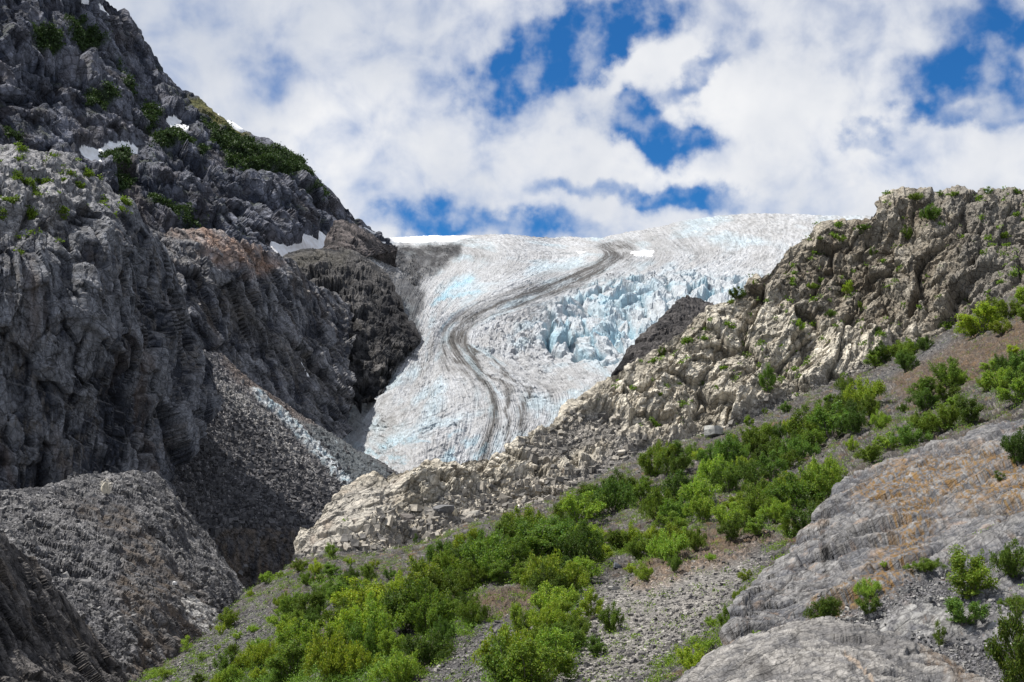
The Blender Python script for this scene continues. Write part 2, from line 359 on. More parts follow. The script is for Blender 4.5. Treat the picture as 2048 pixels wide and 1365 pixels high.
# ---- far left mountain
MT = sheet([(-60,-360),(40,-300),(120,-120),(205,-8),(232,10),(262,48),(292,88),(303,112),(330,150),(352,172),(385,188),(400,203),(430,225),(470,250),(505,272),(560,302),(605,330),(640,362),(688,405),(722,448),(752,468),(792,491)],
 [(-60,420),(150,480),(300,620),(560,660),(792,640)],
 [(0,-300,1300),(0,0,1130),(0,300,1020),(200,0,1280),(200,200,1160),(200,330,1080),(300,150,1320),(350,300,1180),(400,470,1060),(300,600,980),(480,300,1270),(480,450,1130),(600,360,1310),(600,500,1180),(700,430,1390),(700,600,1230),(790,495,1500),(790,640,1380)],
 2.6, back=(500, 380), bdir=(-.4, 1), jit=5, seed=1)
snowpolys = {
 'a': [(150,303),(195,305),(215,294),(240,294),(276,303),(272,313),(245,303),(215,308),(197,318),(196,341),(180,333),(163,318)],
 'b': [(325,242),(360,245),(358,251),(380,263),(358,269),(345,262)],
 'c': [(184,12),(202,15),(226,36),(208,32)],
 'd': [(416,209),(432,215),(448,230),(438,233)],
 'e': [(450,240),(470,248),(494,264),(480,265),(462,254)],
 'f': [(535,486),(572,497),(600,490),(600,470),(632,483),(628,460),(660,478),(705,506),(690,509),(640,506),(612,510),(590,515),(568,524),(545,508)],
 'g': [(724,455),(751,468),(740,467)],
 'h': [(754,483),(772,485),(768,492),(757,491)],
 'i': [(302,222),(316,223),(312,227),(303,226)],
 'j': [(152,4),(174,8),(170,12),(156,10)]}
calm = np.zeros(len(MT.px), F32)
for k in 'abcdefghij': calm = np.maximum(calm, polymask(MT.px, MT.py, snowpolys[k], 16 if k in 'af' else 9))
rocky(MT, 101, big=(220, 26), f1=(95, 15), f2=(38, 7), f3=(14, 3), aniso=(1, 1, .55), rot=(0, 18, 20), ridge=(90, 6), warp=20, ribs=(120, 18, .28), vert=.45, jn=(((.8, .1, .6), 22, 5.5), ((-.5, .2, .8), 34, 6)), calm=np.clip(calm * 1.5, 0, .97))
col = base_col(MT, (.030, .036, .053), (.14, .147, .178), 111, 70)  # dark bluish tones stand in for cloud shade on the mountain
col = mixc(col, (.155, .152, .17), np.clip(n3(MT, 26, 113, 4, .65, (1.6, 1, .5)) * 1.3 - .15, 0, .7))
col = mixc(col, (.125, .105, .10), np.clip(n3(MT, 90, 117) * 1.2, 0, .45))
veg = np.zeros(len(MT.px), F32)
vegp = [[(296,272),(330,262),(380,278),(420,300),(405,312),(370,290),(330,300),(300,300)],[(395,255),(450,262),(520,300),(600,315),(612,352),(600,362),(560,350),(520,372),(480,350),(430,300)],
 [(120,45),(150,42),(190,75),(185,110),(140,95)],[(205,308),(250,318),(265,375),(240,392),(205,335)],[(305,405),(350,415),(410,440),(400,455),(330,425),(300,420)],
 [(0,268),(30,280),(40,296),(0,292)],[(50,60),(105,80),(110,110),(70,105)],[(280,215),(320,235),(300,260),(270,240)],[(220,130),(260,200),(250,205)],[(600,380),(650,400),(630,405)],[(165,190),(215,215),(200,235),(165,215)],[(540,345),(575,350),(565,375)]]
for k, p in enumerate(vegp): veg = np.maximum(veg, polymask(MT.px, MT.py, p, 5, 26, 22, 121 + k))
MT.veg = veg * (1 - calm)
ys = polymask(MT.px, MT.py, [(375,190),(430,222),(500,268),(485,272),(440,262),(390,225)], 6, 12, 20, 140)
col = mixc(col, (.12, .115, .03), ys * .85)
lowv = np.clip(n3(MT, 45, 150) * 2.2 - .25, 0, .7) * sstep(MT.N2[:, 2], .25, .6)
col = mixc(col, (.05, .065, .028), lowv); col = mixc(col, (.030, .052, .018), MT.veg * .92)
col = mixc(col, (.11, .10, .105), polymask(MT.px, MT.py, [(200,315),(260,330),(280,400),(300,460),(260,420)], 8, 10) * .8)
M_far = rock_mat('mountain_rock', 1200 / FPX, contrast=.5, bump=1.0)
emit(MT, 'mountain', M_far, col, label='tall rock mountain, coloured dark for cloud shade, rising at the left edge behind the cliffs')
for k, lab in dict(a='white forked snow patch in the gully above the left cliff top', b='small white snow patch under the green ledge halfway up the mountain', c='long thin snow streak near the mountain summit',
  d='short snow streak on the upper skyline of the mountain', e='thin slanting snow streak on the mountain skyline below the yellow grass', f='large three-pronged snow field at the foot of the mountain', g='tiny snow sliver on the lowest skyline shoulder of the mountain',
  h='small square snow patch where the mountain meets the ice horizon', i='tiny snow speck beside the dark shrubs high on the mountain', j='faint flat snow streak topmost on the mountain').items():
    snow_on(MT, snowpolys[k], 'snow_patch', lab, group='snow patches on the mountain', thin=k not in 'abf', lift=2.2 if k in 'abf' else 3.5)

# ---- glacier : a sheet woven along its flow lines
GL = dict(
 A=[(640,486),(690,496),(725,520),(755,560),(760,622),(740,672),(715,735),(690,795),(650,835),(640,880),(660,960),(720,1010)],
 B=[(780,478),(850,492),(905,508),(885,548),(845,600),(822,662),(782,735),(745,800),(715,850),(700,905),(735,965),(770,1020)],
 C=[(960,471),(990,490),(1010,518),(965,560),(905,615),(868,665),(850,730),(830,790),(800,850),(785,910),(800,970),(830,1020)],
 D=[(1130,478),(1160,490),(1195,516),(1110,558),(1000,600),(915,640),(890,680),(915,735),(950,790),(950,850),(925,930),(920,1020)],
 E=[(1215,476),(1235,490),(1255,516),(1180,562),(1060,608),(955,655),(930,690),(960,735),(1000,785),(1020,845),(1000,920),(985,1010)],
 F=[(1290,462),(1325,485),(1350,520),(1265,566),(1140,612),(1040,665),(1010,705),(1050,745),(1095,785),(1100,840),(1060,910),(1040,1000)],
 G=[(1450,434),(1480,470),(1470,525),(1350,572),(1230,620),(1160,670),(1140,710),(1165,750),(1190,790),(1180,850),(1130,920),(1100,1000)],
 H=[(1745,432),(1720,480),(1640,560),(1490,620),(1380,680),(1310,725),(1290,760),(1300,800),(1300,850),(1260,900),(1200,960),(1170,1020)])
lines = np.array([GL[k] for k in 'ABCDEFGH'], float)         # 8 x 12 x 2
def catmull(P, n):
    m = len(P); t = np.linspace(0, m - 1, n); i = np.clip(t.astype(int), 0, m - 2); f = (t - i).reshape((-1,) + (1,) * (P.ndim - 1))
    g = lambda k: P[np.clip(k, 0, m - 1)]
    p0, p1, p2, p3 = g(i - 1), g(i), g(i + 1), g(i + 2); p0 = np.where((i == 0).reshape(f.shape), 2 * p1 - p2, p0); p3 = np.where((i == m - 2).reshape(f.shape), 2 * p2 - p1, p3)
    return .5 * (2 * p1 + (p2 - p0) * f + (2 * p0 - 5 * p1 + 4 * p2 - p3) * f * f + (3 * p1 - p0 - 3 * p2 + p3) * f ** 3)
nv, nu = int(520 * Q), int(560 * Q)
T = catmull(catmull(lines, nu).transpose(1, 0, 2), nv)        # nv x nu x 2
gx, gy = T[:, :, 0].ravel(), T[:, :, 1].ravel()
gd = tps([(640,490,1250),(780,478,1900),(735,520,1150),(830,620,960),(770,670,880),(700,800,860),(640,880,840),(720,980,700),(800,950,620),(990,470,1550),(1000,520,1250),(905,615,1000),(850,730,830),(800,850,700),
  (1130,478,1650),(1195,516,1300),(1215,548,1130),(1060,600,1000),(915,650,900),(930,740,800),(950,850,690),(920,960,620),(1290,462,1500),(1350,520,1200),(1265,566,1080),(1140,612,980),(1150,700,860),(1090,790,750),(1060,910,650),
  (1450,434,1450),(1470,525,1150),(1300,560,1060),(1350,600,980),(1230,660,880),(1280,740,790),(1190,790,740),(1180,850,690),(1745,432,1350),(1640,560,1020),(1490,600,960),(1300,850,650),(1170,1000,600)])(gx, gy)
gP = to_world(gx, gy, gd).reshape(nv, nu, 3)
nbk = 24; kk = (np.arange(nbk, 0, -1) / nbk) ** 1.5
vw = gP[0] - CAM; vw[:, 2] = 0; vw /= np.linalg.norm(vw, axis=1)[:, None]
Bk = gP[0][None] + vw[None] * (900 * kk)[:, None, None]; Bk[:, :, 2] += (60 * kk)[:, None]
IC = Sheet(); IC.P = np.concatenate([Bk, gP], 0); IC.nb = nbk; IC.ny, IC.nx = IC.P.shape[:2]
uu, vv = np.meshgrid(np.linspace(0, 7, nu), np.concatenate([-kk * 1.0, np.linspace(0, 11, nv)])); IC.u, IC.v = uu.ravel().astype(F32), vv.ravel().astype(F32)
IC.px = np.concatenate([np.repeat(gx.reshape(nv, nu)[:1], nbk, 0), gx.reshape(nv, nu)], 0).ravel(); IC.py = np.concatenate([np.repeat(gy.reshape(nv, nu)[:1], nbk, 0), gy.reshape(nv, nu)], 0).ravel()
IC.mpp = 900 / FPX; IC.N = gnorm(IC.P).reshape(-1, 3); IC.P = IC.P.reshape(-1, 3); IC.V = IC.P.copy(); IC.Q = (IC.P - CAM) / IC.mpp
def uvn(fu, fv, seed, oct=4, gain=.55, ridged=False, w=.0):
    q = np.stack([IC.u * fu, IC.v * fv, 0 * IC.u + seed * .37], 1)
    if w: q = q + w * np.stack([noise(q * .5 + 9, seed), noise(q * .5 + 19, seed), 0 * IC.u], 1)
    return fbm(q, oct, seed, gain, ridged)
px, py = IC.px, IC.py
fall = polymask(px, py, [(1090,625),(1180,575),(1290,555),(1420,560),(1520,560),(1470,620),(1330,700),(1270,760),(1210,735),(1180,720),(1120,715),(1080,680)], 22, 20, 60, 201)
fall2 = polymask(px, py, [(960,650),(1100,620),(1150,700),(1120,730),(960,725)], 20, 15, 50, 203) * .55
upper = polymask(px, py, [(1260,470),(1450,425),(1800,420),(1640,570),(1400,560),(1330,540)], 30)
streak = uvn(14, .55, 210, 5, .62, True, .25); fine = uvn(46, 3.4, 211, 4, .6, True, .5); und = uvn(1.4, .8, 212, 3)
crev = uvn(2.2, 7.5, 213, 4, .55, True, .6)                    # transverse crevasses
ps = IC.Q.astype(F32); wq = ps + 15 * np.stack([fbm(ps / 55 + k * 9.1, 3, 220 + k) for k in range(3)], 1)
s1, e1 = facets(wq * np.array([1.15, .42, .36], F32) / 46, 231, 1.5, 0, .008); s2, e2 = facets(wq * np.array([1.2, .6, .6], F32) / 17, 232, 1.4, 0, .008)
up_tx = fbm(np.stack([(px + .9 * py) / 9, (py - .6 * px) / 34, 0 * px], 1), 5, 240, .62, True)
seg = np.clip(e1 / .22, 0, 1)
wk = (px < 1000) & (py > 640) if False else None
iso, ie = facets(wq / 24, 241, 1.3, 0, .01); iso2, ie2 = facets(wq / 11, 242, 1.3, 0, .01); gap = sstep(uvn(1.7, 5.5, 243, 4, .6, True, .9), .70, .95) * np.clip(.5 + 1.4 * uvn(1.1, 1.3, 244, 3), 0, 1)
gd_ = 10 * und + 2.4 * streak + .7 * fine + .9 * iso + .35 * iso2 + 2.6 * fbm(ps / 42, 4, 245, .6, True) - 5 * gap * (1 - fall)
gd_ = gd_ + 1.8 * np.clip(crev, -.2, 1) * (1 - fall)
gd_ = gd_ * (1 - .5 * fall) + fall * (17 * s1 + 4 * s2 - 15 * (1 - seg) ** 1.4 + 3.5 * fbm(wq / 16, 4, 233, .6, True)) + fall2 * (6 * s2 + 4 * s1 - 2.5 * (1 - np.clip(e2 / .2, 0, 1)))
gd_ = gd_ + upper * (2.8 * up_tx + 2.0 * s2 * .5)
lowi = polymask(px, py, [(700,900),(860,860),(960,870),(1000,960),(880,1000),(720,1000)], 20)
gd_ = gd_ + lowi * 3.2 * uvn(5, 2.2, 251, 4, .6, True, .8)
marg = polymask(px, py, [(762,672),(792,668),(786,705),(772,745),(740,790),(735,770),(748,720)], 8, 8, 30, 253)
gd_ = gd_ + marg * 3 * s2
lobe = polymask(px, py, [(690,505),(780,496),(925,490),(918,512),(880,545),(832,570),(780,560),(720,530)], 9, 12, 26, 281); gd_ = gd_ + lobe * (4 * fbm(np.stack([px / 60, (py + .25 * px) / 9, 0 * px], 1), 4, 285, .6, True) + 2.5 * iso)
displace(IC, gd_ * IC.mpp)
# colours
white = np.array((.54, .56, .59), F32); col = np.tile(white, (len(px), 1))
col = mixc(col, (.44, .44, .445), np.clip(.5 + uvn(2.2, 1.1, 260, 5) * 1.3, 0, .8))
col = mixc(col, (.52, .70, .80), np.clip(uvn(1.5, 1.0, 262, 4) * 1.6 - .05, 0, .5))
wob = .55 * uvn(.8, .9, 301, 3); brk = np.clip(.62 + 1.5 * uvn(2.4, 1.6, 302, 4, .6), .12, 1.25); U_ = IC.u + wob * sstep(IC.v, .5, 3)
def band_(c_, w_, a_, v0, v1, v2, v3): return a_ * np.exp(-((U_ - c_) / w_) ** 2) * sstep(IC.v, v0, v1) * (1 - sstep(IC.v, v2, v3))
dirt_u = band_(3.35, .22, .95, .6, 1.8, 9, 12) + band_(3.75, .30, .75, .3, 1.5, 6, 8.5) * brk + band_(4.05, .12, .9, 4.5, 6, 11, 13) + band_(4.45, .10, .75, 5.5, 7, 11, 13) + band_(4.9, .25, .5, 6, 7.5, 11, 13) * brk
dirt_u = dirt_u + band_(4.2, .6, .55, .2, 1.0, 2.6, 4.6) * brk + band_(2.9, .14, .55, 2, 3.5, 7, 9) + band_(5.3, .5, .38, -1, .3, 1.6, 2.6) * brk + band_(.35, .5, .7, .5, 1.5, 5, 7) * brk + band_(1.6, .6, .35, .8, 1.5, 2, 4) * brk + .10
dirt = np.clip(dirt_u * (.55 + 1.5 * uvn(20, .9, 270, 5, .68, False, .3)) + .5 * dirt_u * np.clip(fine, -1, 1), 0, .93)
dirt = np.maximum(dirt, np.clip(dirt_u, .15, .8) * sstep(uvn(34, 1.3, 271, 4, .6, True, .4), .35, .85) * .9)
dirt = np.maximum(dirt, .45 * sstep(fine, .25, .9) * (1 - .6 * fall))
hat = fbm(np.stack([(px + py * 1.4) / 16, (py - px * .5) / 60, 0 * px], 1), 5, 275, .6, True)
hatm = polymask(px, py, [(760,680),(880,620),(900,760),(860,900),(700,900)], 30) + .7 * polymask(px, py, [(960,700),(1250,740),(1200,860),(1000,860)], 30)
dirt = np.maximum(dirt, .5 * sstep(hat, .45, .9) * np.clip(hatm, 0, 1))
dirt = np.maximum(dirt, .7 * upper * sstep(up_tx, -.55, -.95) + .45 * upper * sstep(fbm(np.stack([(px + .9 * py) / 14, (py - .6 * px) / 60, 0 * px], 1), 4, 277, .6), .15, .5))
dirt = np.clip(dirt * 1.12, 0, .96); col = mixc(col, (.060, .055, .050), dirt)
dk = polymask(px, py, [(700,505),(780,500),(925,490),(920,512),(880,545),(832,565),(790,545),(735,520)], 9, 12, 26, 281)
col = mixc(col, (.022, .021, .022), np.maximum(dk, .85 * polymask(px, py, [(760,530),(840,560),(850,600),(835,640),(842,668),(790,690),(770,600)], 8, 16, 26, 286)) * np.clip(.95 + .8 * uvn(9, 2.6, 283, 4, .6), .35, 1))
blue = fall * np.clip(1.1 * (1 - np.clip(e1 / .18, 0, 1)) + .12 + .5 * sstep(px - 2.2 * py, -20, 40) * 0, 0, 1) * np.clip(.75 + 1.2 * fbm(ps / 70, 3, 290), 0, 1)
blue = np.maximum(blue, marg * np.clip(.5 + fbm(ps / 24, 3, 291), 0, 1) * .8)
bb = polymask(px, py, [(1180,640),(1240,590),(1300,565),(1330,575),(1290,610),(1250,640),(1200,655)], 12, 10, 40, 292)
blue = np.maximum(blue, bb * np.clip(.55 + .9 * fbm(ps / 22, 3, 293), 0, 1))
blue = np.maximum(blue, polymask(px, py, [(1640,440),(1720,435),(1700,465),(1650,470)], 14, 16, 30, 294) * .5 * np.clip(.6 + fbm(ps / 18, 4, 298), 0, 1))
blue = np.maximum(blue, .9 * linemask(px, py, [(865,612),(905,580),(945,560)], 7, 6, 14) + .7 * linemask(px, py, [(880,600),(960,585)], 5, 6, 14))
blue = np.maximum(blue, .6 * lowi * sstep(uvn(4.5, 3.2, 295, 4, .6, False, .8), -.02, .35))
blue = np.maximum(blue, upper * .42 * sstep(up_tx, .1, -.5)); blue = np.maximum(blue, .45 * sstep(crev, -.35, -.9) * (1 - dirt))
col = mixc(col, (.10, .12, .13), gap * .75 * (1 - fall)); col = mixc(col, (.50, .53, .56), fall * .6); col = mixc(col, (.28, .52, .64), np.clip(blue, 0, 1) * .62)
col = mixc(col, (.30, .28, .27), fall * sstep(fbm(wq / 13, 4, 297, .62), .12, .5) * .75)
sn = polymask(px, py, [(778,474),(870,472),(945,474),(905,484),(800,488),(778,484)], 3, 4, 20, 298); col = mixc(col, (.9, .9, .92), sn)
def ice_mat():
    t = NT('glacier_ice'); pos = t.n('NewGeometry').outputs['Position']; c = t.n('Attribute', attribute_name='Col').outputs['Color']
    a = t.n('TexNoise', i_Vector=pos, i_Scale=.22, i_Detail=8.0, i_Roughness=.68); b = t.n('TexNoise', i_Vector=pos, i_Scale=.9, i_Detail=4.0, i_Roughness=.7)
    k = t.math('ADD', t.ramp(a.outputs[0], .3, .7, .74, 1.18), t.ramp(b.outputs[0], .3, .7, -.14, .14))
    c = t.mul(c, t.n('CombineColor', i_0=k, i_1=k, i_2=k).outputs[0])
    h = t.math('ADD', t.math('MULTIPLY', a.outputs[0], 5.0), t.math('MULTIPLY', b.outputs[0], 1.4))
    bp = t.n('Bump', i_Strength=.9, i_Distance=.5, i_Height=h)
    p = t.n('BsdfPrincipled', i_Base_Color=c, i_Roughness=.55, i_Normal=bp.outputs[0]); p.inputs['Specular IOR Level'].default_value = .3
    t.t.links.new(p.outputs[0], t.n('OutputMaterial').inputs[0]); return t.m
M_ice = ice_mat()
emit(IC, 'glacier', M_ice, col, label='white and grey glacier flowing down in an S bend with a dark dirt band and a blue icefall')
def ice_patch(poly, lab):
    snow_on(IC, poly, 'snow_patch', lab, group='snow patches on the glacier', lift=1.0)
ice_patch([(1260,509),(1310,505),(1302,515),(1285,516),(1272,519)], 'bright white snow patch in the hollow of the upper glacier')
ice_patch([(1150,507),(1180,508),(1168,511)], 'thin snow sliver on the upper glacier left of the white hollow')

# ---- dark rock wedge right of the icefall
WD = sheet([(1215,765),(1228,745),(1255,700),(1290,665),(1330,625),(1366,592),(1385,594),(1425,606),(1450,640),(1480,690)], [(1215,800),(1480,860)],
 [(1215,770,690),(1300,680,720),(1366,592,780),(1425,606,800),(1300,800,640),(1450,700,700),(1480,850,600)], 2.4, back=(70, 70), bdir=(1, .6), jit=3)
rocky(WD, 301, big=(60, 4), f1=(50, 4), f2=(22, 3), f3=(9, 1.2), ridge=(50, 2))
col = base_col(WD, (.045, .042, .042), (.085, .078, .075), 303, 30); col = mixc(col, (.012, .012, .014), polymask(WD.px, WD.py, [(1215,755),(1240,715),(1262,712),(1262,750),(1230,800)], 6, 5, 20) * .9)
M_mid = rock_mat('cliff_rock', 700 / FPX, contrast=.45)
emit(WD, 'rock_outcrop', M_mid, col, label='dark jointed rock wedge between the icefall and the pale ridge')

# ---- rounded brown rock knob left of glacier, above the middle cliffs
KN = sheet([(560,520),(580,508),(610,498),(650,495),(700,502),(735,518),(765,538),(782,558),(795,585),(806,612),(818,640),(832,662),(842,675)], [(560,640),(640,720),(720,820),(760,800),(800,720),(842,685)],
 [(560,520,1000),(650,497,1020),(740,518,1030),(830,580,980),(850,660,880),(700,600,900),(760,700,830),(620,640,860),(720,800,790)], 2.4, back=(120, 90), bdir=(-.3, 1), jit=3)
rocky(KN, 321, big=(110, 9), f1=(55, 9), f2=(24, 4.5), f3=(10, 1.6), fine=(5, .3), ridge=(60, 2.5), aniso=(1, 1, 1), rot=(0, 30, 0), ribs=(60, 9, .5), crest=.3)
col = base_col(KN, (.030, .031, .035), (.105, .100, .098), 323, 40)
col = mixc(col, (.19, .175, .14), polymask(KN.px, KN.py, [(570,515),(650,498),(700,510),(690,535),(600,545),(570,535)], 14, 20) * .35)
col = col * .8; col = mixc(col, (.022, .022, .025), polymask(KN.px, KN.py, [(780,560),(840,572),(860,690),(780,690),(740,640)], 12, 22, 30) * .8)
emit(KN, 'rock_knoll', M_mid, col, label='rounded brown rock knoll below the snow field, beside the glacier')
snow_on(KN, [(728,515),(742,516),(755,521),(742,520)], 'snow_patch', 'flat snow patch on the knoll beside the dirty ice', group='snow patches on the mountain')
snow_on(KN, [(784,540),(792,545),(794,550),(786,547)], 'snow_patch', 'tiny snow spot by the dark hollow at the knoll foot', group='snow patches on the mountain')
# peak beside the upper snow field
PK = sheet([(640,505),(655,475),(668,442),(682,437),(702,445),(722,458),(745,472),(768,485),(795,496)], [(640,512),(700,520),(795,502)],
 [(640,505,1130),(682,440,1180),(795,496,1250),(700,515,1100)], 2.4, back=(90, 60), bdir=(-.2, 1), jit=3)
rocky(PK, 341, big=(80, 5), f1=(40, 5), f2=(18, 2.4), f3=(8, .9), ridge=(50, 4), rot=(0, 30, 0))
emit(PK, 'rock_knoll', M_mid, base_col(PK, (.05, .045, .045), (.13, .112, .108), 343, 30), label='pointed brown rock knoll right of the three-pronged snow field')

# ---- middle left cliffs with the pink top
C2 = sheet([(296,462),(330,466),(380,463),(405,470),(440,474),(470,482),(505,488),(540,508),(575,520),(602,548),(640,578),(680,600),(716,620),(738,655),(760,690),(752,735),(742,775),(715,822),(700,835)],
 [(296,700),(420,770),(520,830),(600,880),(660,900),(700,865)],
 [(300,462,680),(400,468,700),(470,480,722),(540,510,770),(640,578,820),(716,620,850),(760,690,830),(700,830,750),(300,620,640),(420,560,675),(420,700,655),(520,620,720),(560,800,700),(640,700,770),(660,850,725)],
 2.3, back=(160, 60), bdir=(-.6, .8), jit=5)
rocky(C2, 361, big=(140, 15), f1=(66, 10), f2=(28, 5), f3=(11, 2.4), aniso=(1, 1, .5), rot=(0, 18, 0), ridge=(60, 4), warp=16, ribs=(75, 12, .25), vert=.35, jn=(((1, .2, .25), 26, 5), ((.5, .2, 1), 44, 5)))
col = base_col(C2, (.032, .035, .046), (.172, .174, .19), 363, 50)
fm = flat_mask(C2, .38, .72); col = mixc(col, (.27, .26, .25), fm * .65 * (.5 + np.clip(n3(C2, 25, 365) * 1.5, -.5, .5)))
pk = polymask(C2.px, C2.py, [(330,462),(400,462),(470,478),(520,492),(560,530),(520,560),(470,545),(400,520),(400,490)], 14, 26, 40, 366)
col = mixc(col, (.42, .30, .24), pk * np.clip(.55 + n3(C2, 22, 367) * 1.3, .1, .95)); col = mixc(col, (.24, .145, .10), pk * np.clip(n3(C2, 34, 368) * 2 + .1, 0, .8))
col = mixc(col, (.14, .11, .088), np.clip(n3(C2, 60, 369, 4, .6, (1, 1, .3)) * 1.6 - .25, 0, .5))
col = mixc(col, (.13, .12, .11), polymask(C2.px, C2.py, [(420,560),(470,580),(520,640),(600,720),(690,800),(640,780),(540,700),(460,640)], 20, 24) * .5)
st_ = fbm(C2.Q * np.array([1, 1, .12], F32) / 11, 5, 371, .62, True); col = mixc(col, (.26, .23, .20), sstep(st_, .45, .9) * .55 * sstep(n3(C2, 50, 372), -.1, .3))
emit(C2, 'cliff', M_mid, col, label='jagged dark cliff band with a pinkish tan top beside the glacier')
snow_on(C2, [(588,716),(596,728),(606,752),(612,762),(600,752)], 'snow_patch', 'narrow white snow streak in the gully of the middle cliff', group='snow patches on the mountain', lift=1.5)

# ---- scree fan below the cliffs, with the buried ice
TL = sheet([(290,690),(380,700),(420,705),(445,708),(480,745),(520,775),(560,800),(600,830),(640,852),(690,885),(720,905),(760,925),(792,946),(830,965)],
 [(290,1100),(380,1120),(480,1250),(560,1260),(640,1200),(700,1120),(830,990)],
 [(290,720,575),(290,950,500),(380,720,600),(445,708,640),(560,800,640),(690,885,640),(792,946,610),(400,900,540),(500,900,570),(600,920,590),(690,975,578),(400,1000,510),(500,1020,510),(600,1050,515),(650,1050,520),(480,1200,490),(600,1180,500),(830,980,595),(330,900,520)],
 2.2, back=(60, 30), bdir=(-.6, .8), jit=3)
icem = polymask(TL.px, TL.py, [(498,778),(515,782),(560,818),(605,858),(645,900),(690,948),(706,970),(690,976),(672,955),(636,918),(596,878),(552,838),(516,805)], 4, 9, 14, 381)
dice = polymask(TL.px, TL.py, [(600,845),(650,860),(760,925),(792,948),(720,980),(700,965),(650,900)], 8, 8, 20, 382)
bank = polymask(TL.px, TL.py, [(430,1060),(520,1055),(610,1055),(700,1040),(700,1300),(400,1300)], 10, 10, 40, 383)
rocky(TL, 381, big=(180, 9), f1=(60, 2), f2=(20, 1.3), f3=(8, 1.5), fine=(4, 1.1), ridge=(70, 3), aniso=(1, 1, 1))
p = TL.Q; vs, ve = facets(p / 13, 388); vs2, _ = facets(p / 6, 389)
add = (3.0 * np.clip(vs, 0, 1) * sstep(n3(TL, 40, 390), -.3, .3) + 1.2 * np.clip(vs2, 0, 1)) * (1 - bank) * (1 - icem)
f1_, _e = facets(p * np.array([1.5, .6, .6], F32) / 16, 391); add = add + icem * (5 + 5 * f1_) + dice * 4 * fbm(p * np.array([1, .4, .5], F32) / 14, 3, 392, .6, True)
add = add + bank * 4.0 * fbm(p * np.array([1, 1, .16], F32) / 15, 4, 393, .6, True)
displace(TL, add * TL.mpp)
col = base_col(TL, (.038, .038, .044), (.085, .083, .087), 384, 60)
col = mixc(col, (.21, .20, .20), np.clip(vs2 * 2.4 - .45, 0, .9) * (1 - bank)); 
gv = polymask(TL.px, TL.py, [(430,750),(480,790),(560,860),(640,950),(690,985),(640,975),(560,900),(450,800)], 12, 8, 30, 385)
col = mixc(col, (.20, .195, .19), gv * .75)
col = mixc(col, (.13, .095, .075), polymask(TL.px, TL.py, [(440,705),(560,800),(690,890),(790,945),(690,900),(600,850),(480,770)], 10, 12) * .5)
col = mixc(col, (.15, .122, .098), bank * np.clip(.4 + 1.5 * fbm(p * np.array([1, 1, .12], F32) / 12, 4, 394), 0, .85))
col = mixc(col, (.46, .49, .51), icem * np.clip(.65 + .9 * fbm(p / 9, 3, 395), 0, 1)); col = mixc(col, (.30, .42, .48), icem * np.clip(fbm(p / 16, 3, 396) * 2, 0, .7))
col = mixc(col, (.10, .115, .125), dice * .8); col = mixc(col, (.40, .48, .52), dice * sstep(fbm(p * np.array([1, .4, .5], F32) / 12, 4, 397, .65), .25, .6))
TL_w = (1 - bank) * (1 - icem) * (1 - .8 * dice) * polymask(TL.px, TL.py, [(380,830),(440,800),(520,850),(700,1000),(640,1110),(400,1060)], 30) + .03
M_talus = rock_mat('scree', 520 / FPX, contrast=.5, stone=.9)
emit(TL, 'scree_slope', M_talus, col, label='dark grey scree fan below the cliffs with a strip of buried white ice', extra={'stony': (1 - bank) * (1 - icem) * (1 - dice)})

# ---- big left cliff
C1 = sheet([(-60,300),(0,294),(30,298),(90,305),(150,322),(170,348),(200,368),(225,395),(255,412),(285,452),(320,500),(345,540),(370,580),(385,630),(400,680),(420,740),(432,790),(438,812)],
 [(-60,1120),(200,1130),(330,1060),(380,900),(415,830),(438,818)],
 [(-60,300,480),(0,296,485),(0,380,458),(0,470,440),(0,700,432),(0,1000,425),(90,305,490),(100,480,450),(100,800,440),(200,370,498),(200,480,470),(200,900,455),(300,480,505),(300,700,478),(300,950,470),(380,600,530),(370,850,500),(438,812,540)],
 2.2, back=(150, 60), bdir=(-.8, .5), jit=5)
rocky(C1, 401, big=(190, 22), f1=(110, 15), f2=(42, 8), f3=(16, 2.6), fine=(6, .5), aniso=(1, 1, .45), rot=(0, 8, 0), ridge=(80, 5), warp=20, ribs=(110, 18, .22), vert=.35, jn=(((1, .2, .15), 30, 7), ((.5, .3, 1), 52, 8)))
col = base_col(C1, (.031, .035, .047), (.160, .166, .184), 403, 70)
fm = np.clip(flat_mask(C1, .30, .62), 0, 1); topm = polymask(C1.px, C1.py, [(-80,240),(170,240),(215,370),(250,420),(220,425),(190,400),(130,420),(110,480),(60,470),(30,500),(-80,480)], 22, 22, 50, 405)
col = mixc(col, (.34, .335, .34), np.clip(fm * .3 + topm * .75 * np.clip(.62 + n3(C1, 22, 406, 5, .65) * 1.5, .05, 1), 0, .95))  # topm paints the sunlit paleness of the cliff top
col = mixc(col, (.12, .088, .07), np.clip(n3(C1, 80, 407, 4, .6, (1, 1, .3)) * 1.7 - .3, 0, .5) * (1 - topm))
col = mixc(col, (.07, .10, .03), topm * sstep(n3(C1, 26, 408), .28, .42) * .8)
st_ = fbm(C1.Q * np.array([1, 1, .12], F32) / 13, 5, 411, .62, True); col = mixc(col, (.24, .215, .19), sstep(st_, .45, .9) * .55 * sstep(n3(C1, 60, 412), -.1, .3))
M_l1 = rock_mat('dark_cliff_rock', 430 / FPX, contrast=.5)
emit(C1, 'cliff', M_l1, col, label='huge dark vertical cliff at the left with a pale top coloured as sunlit')

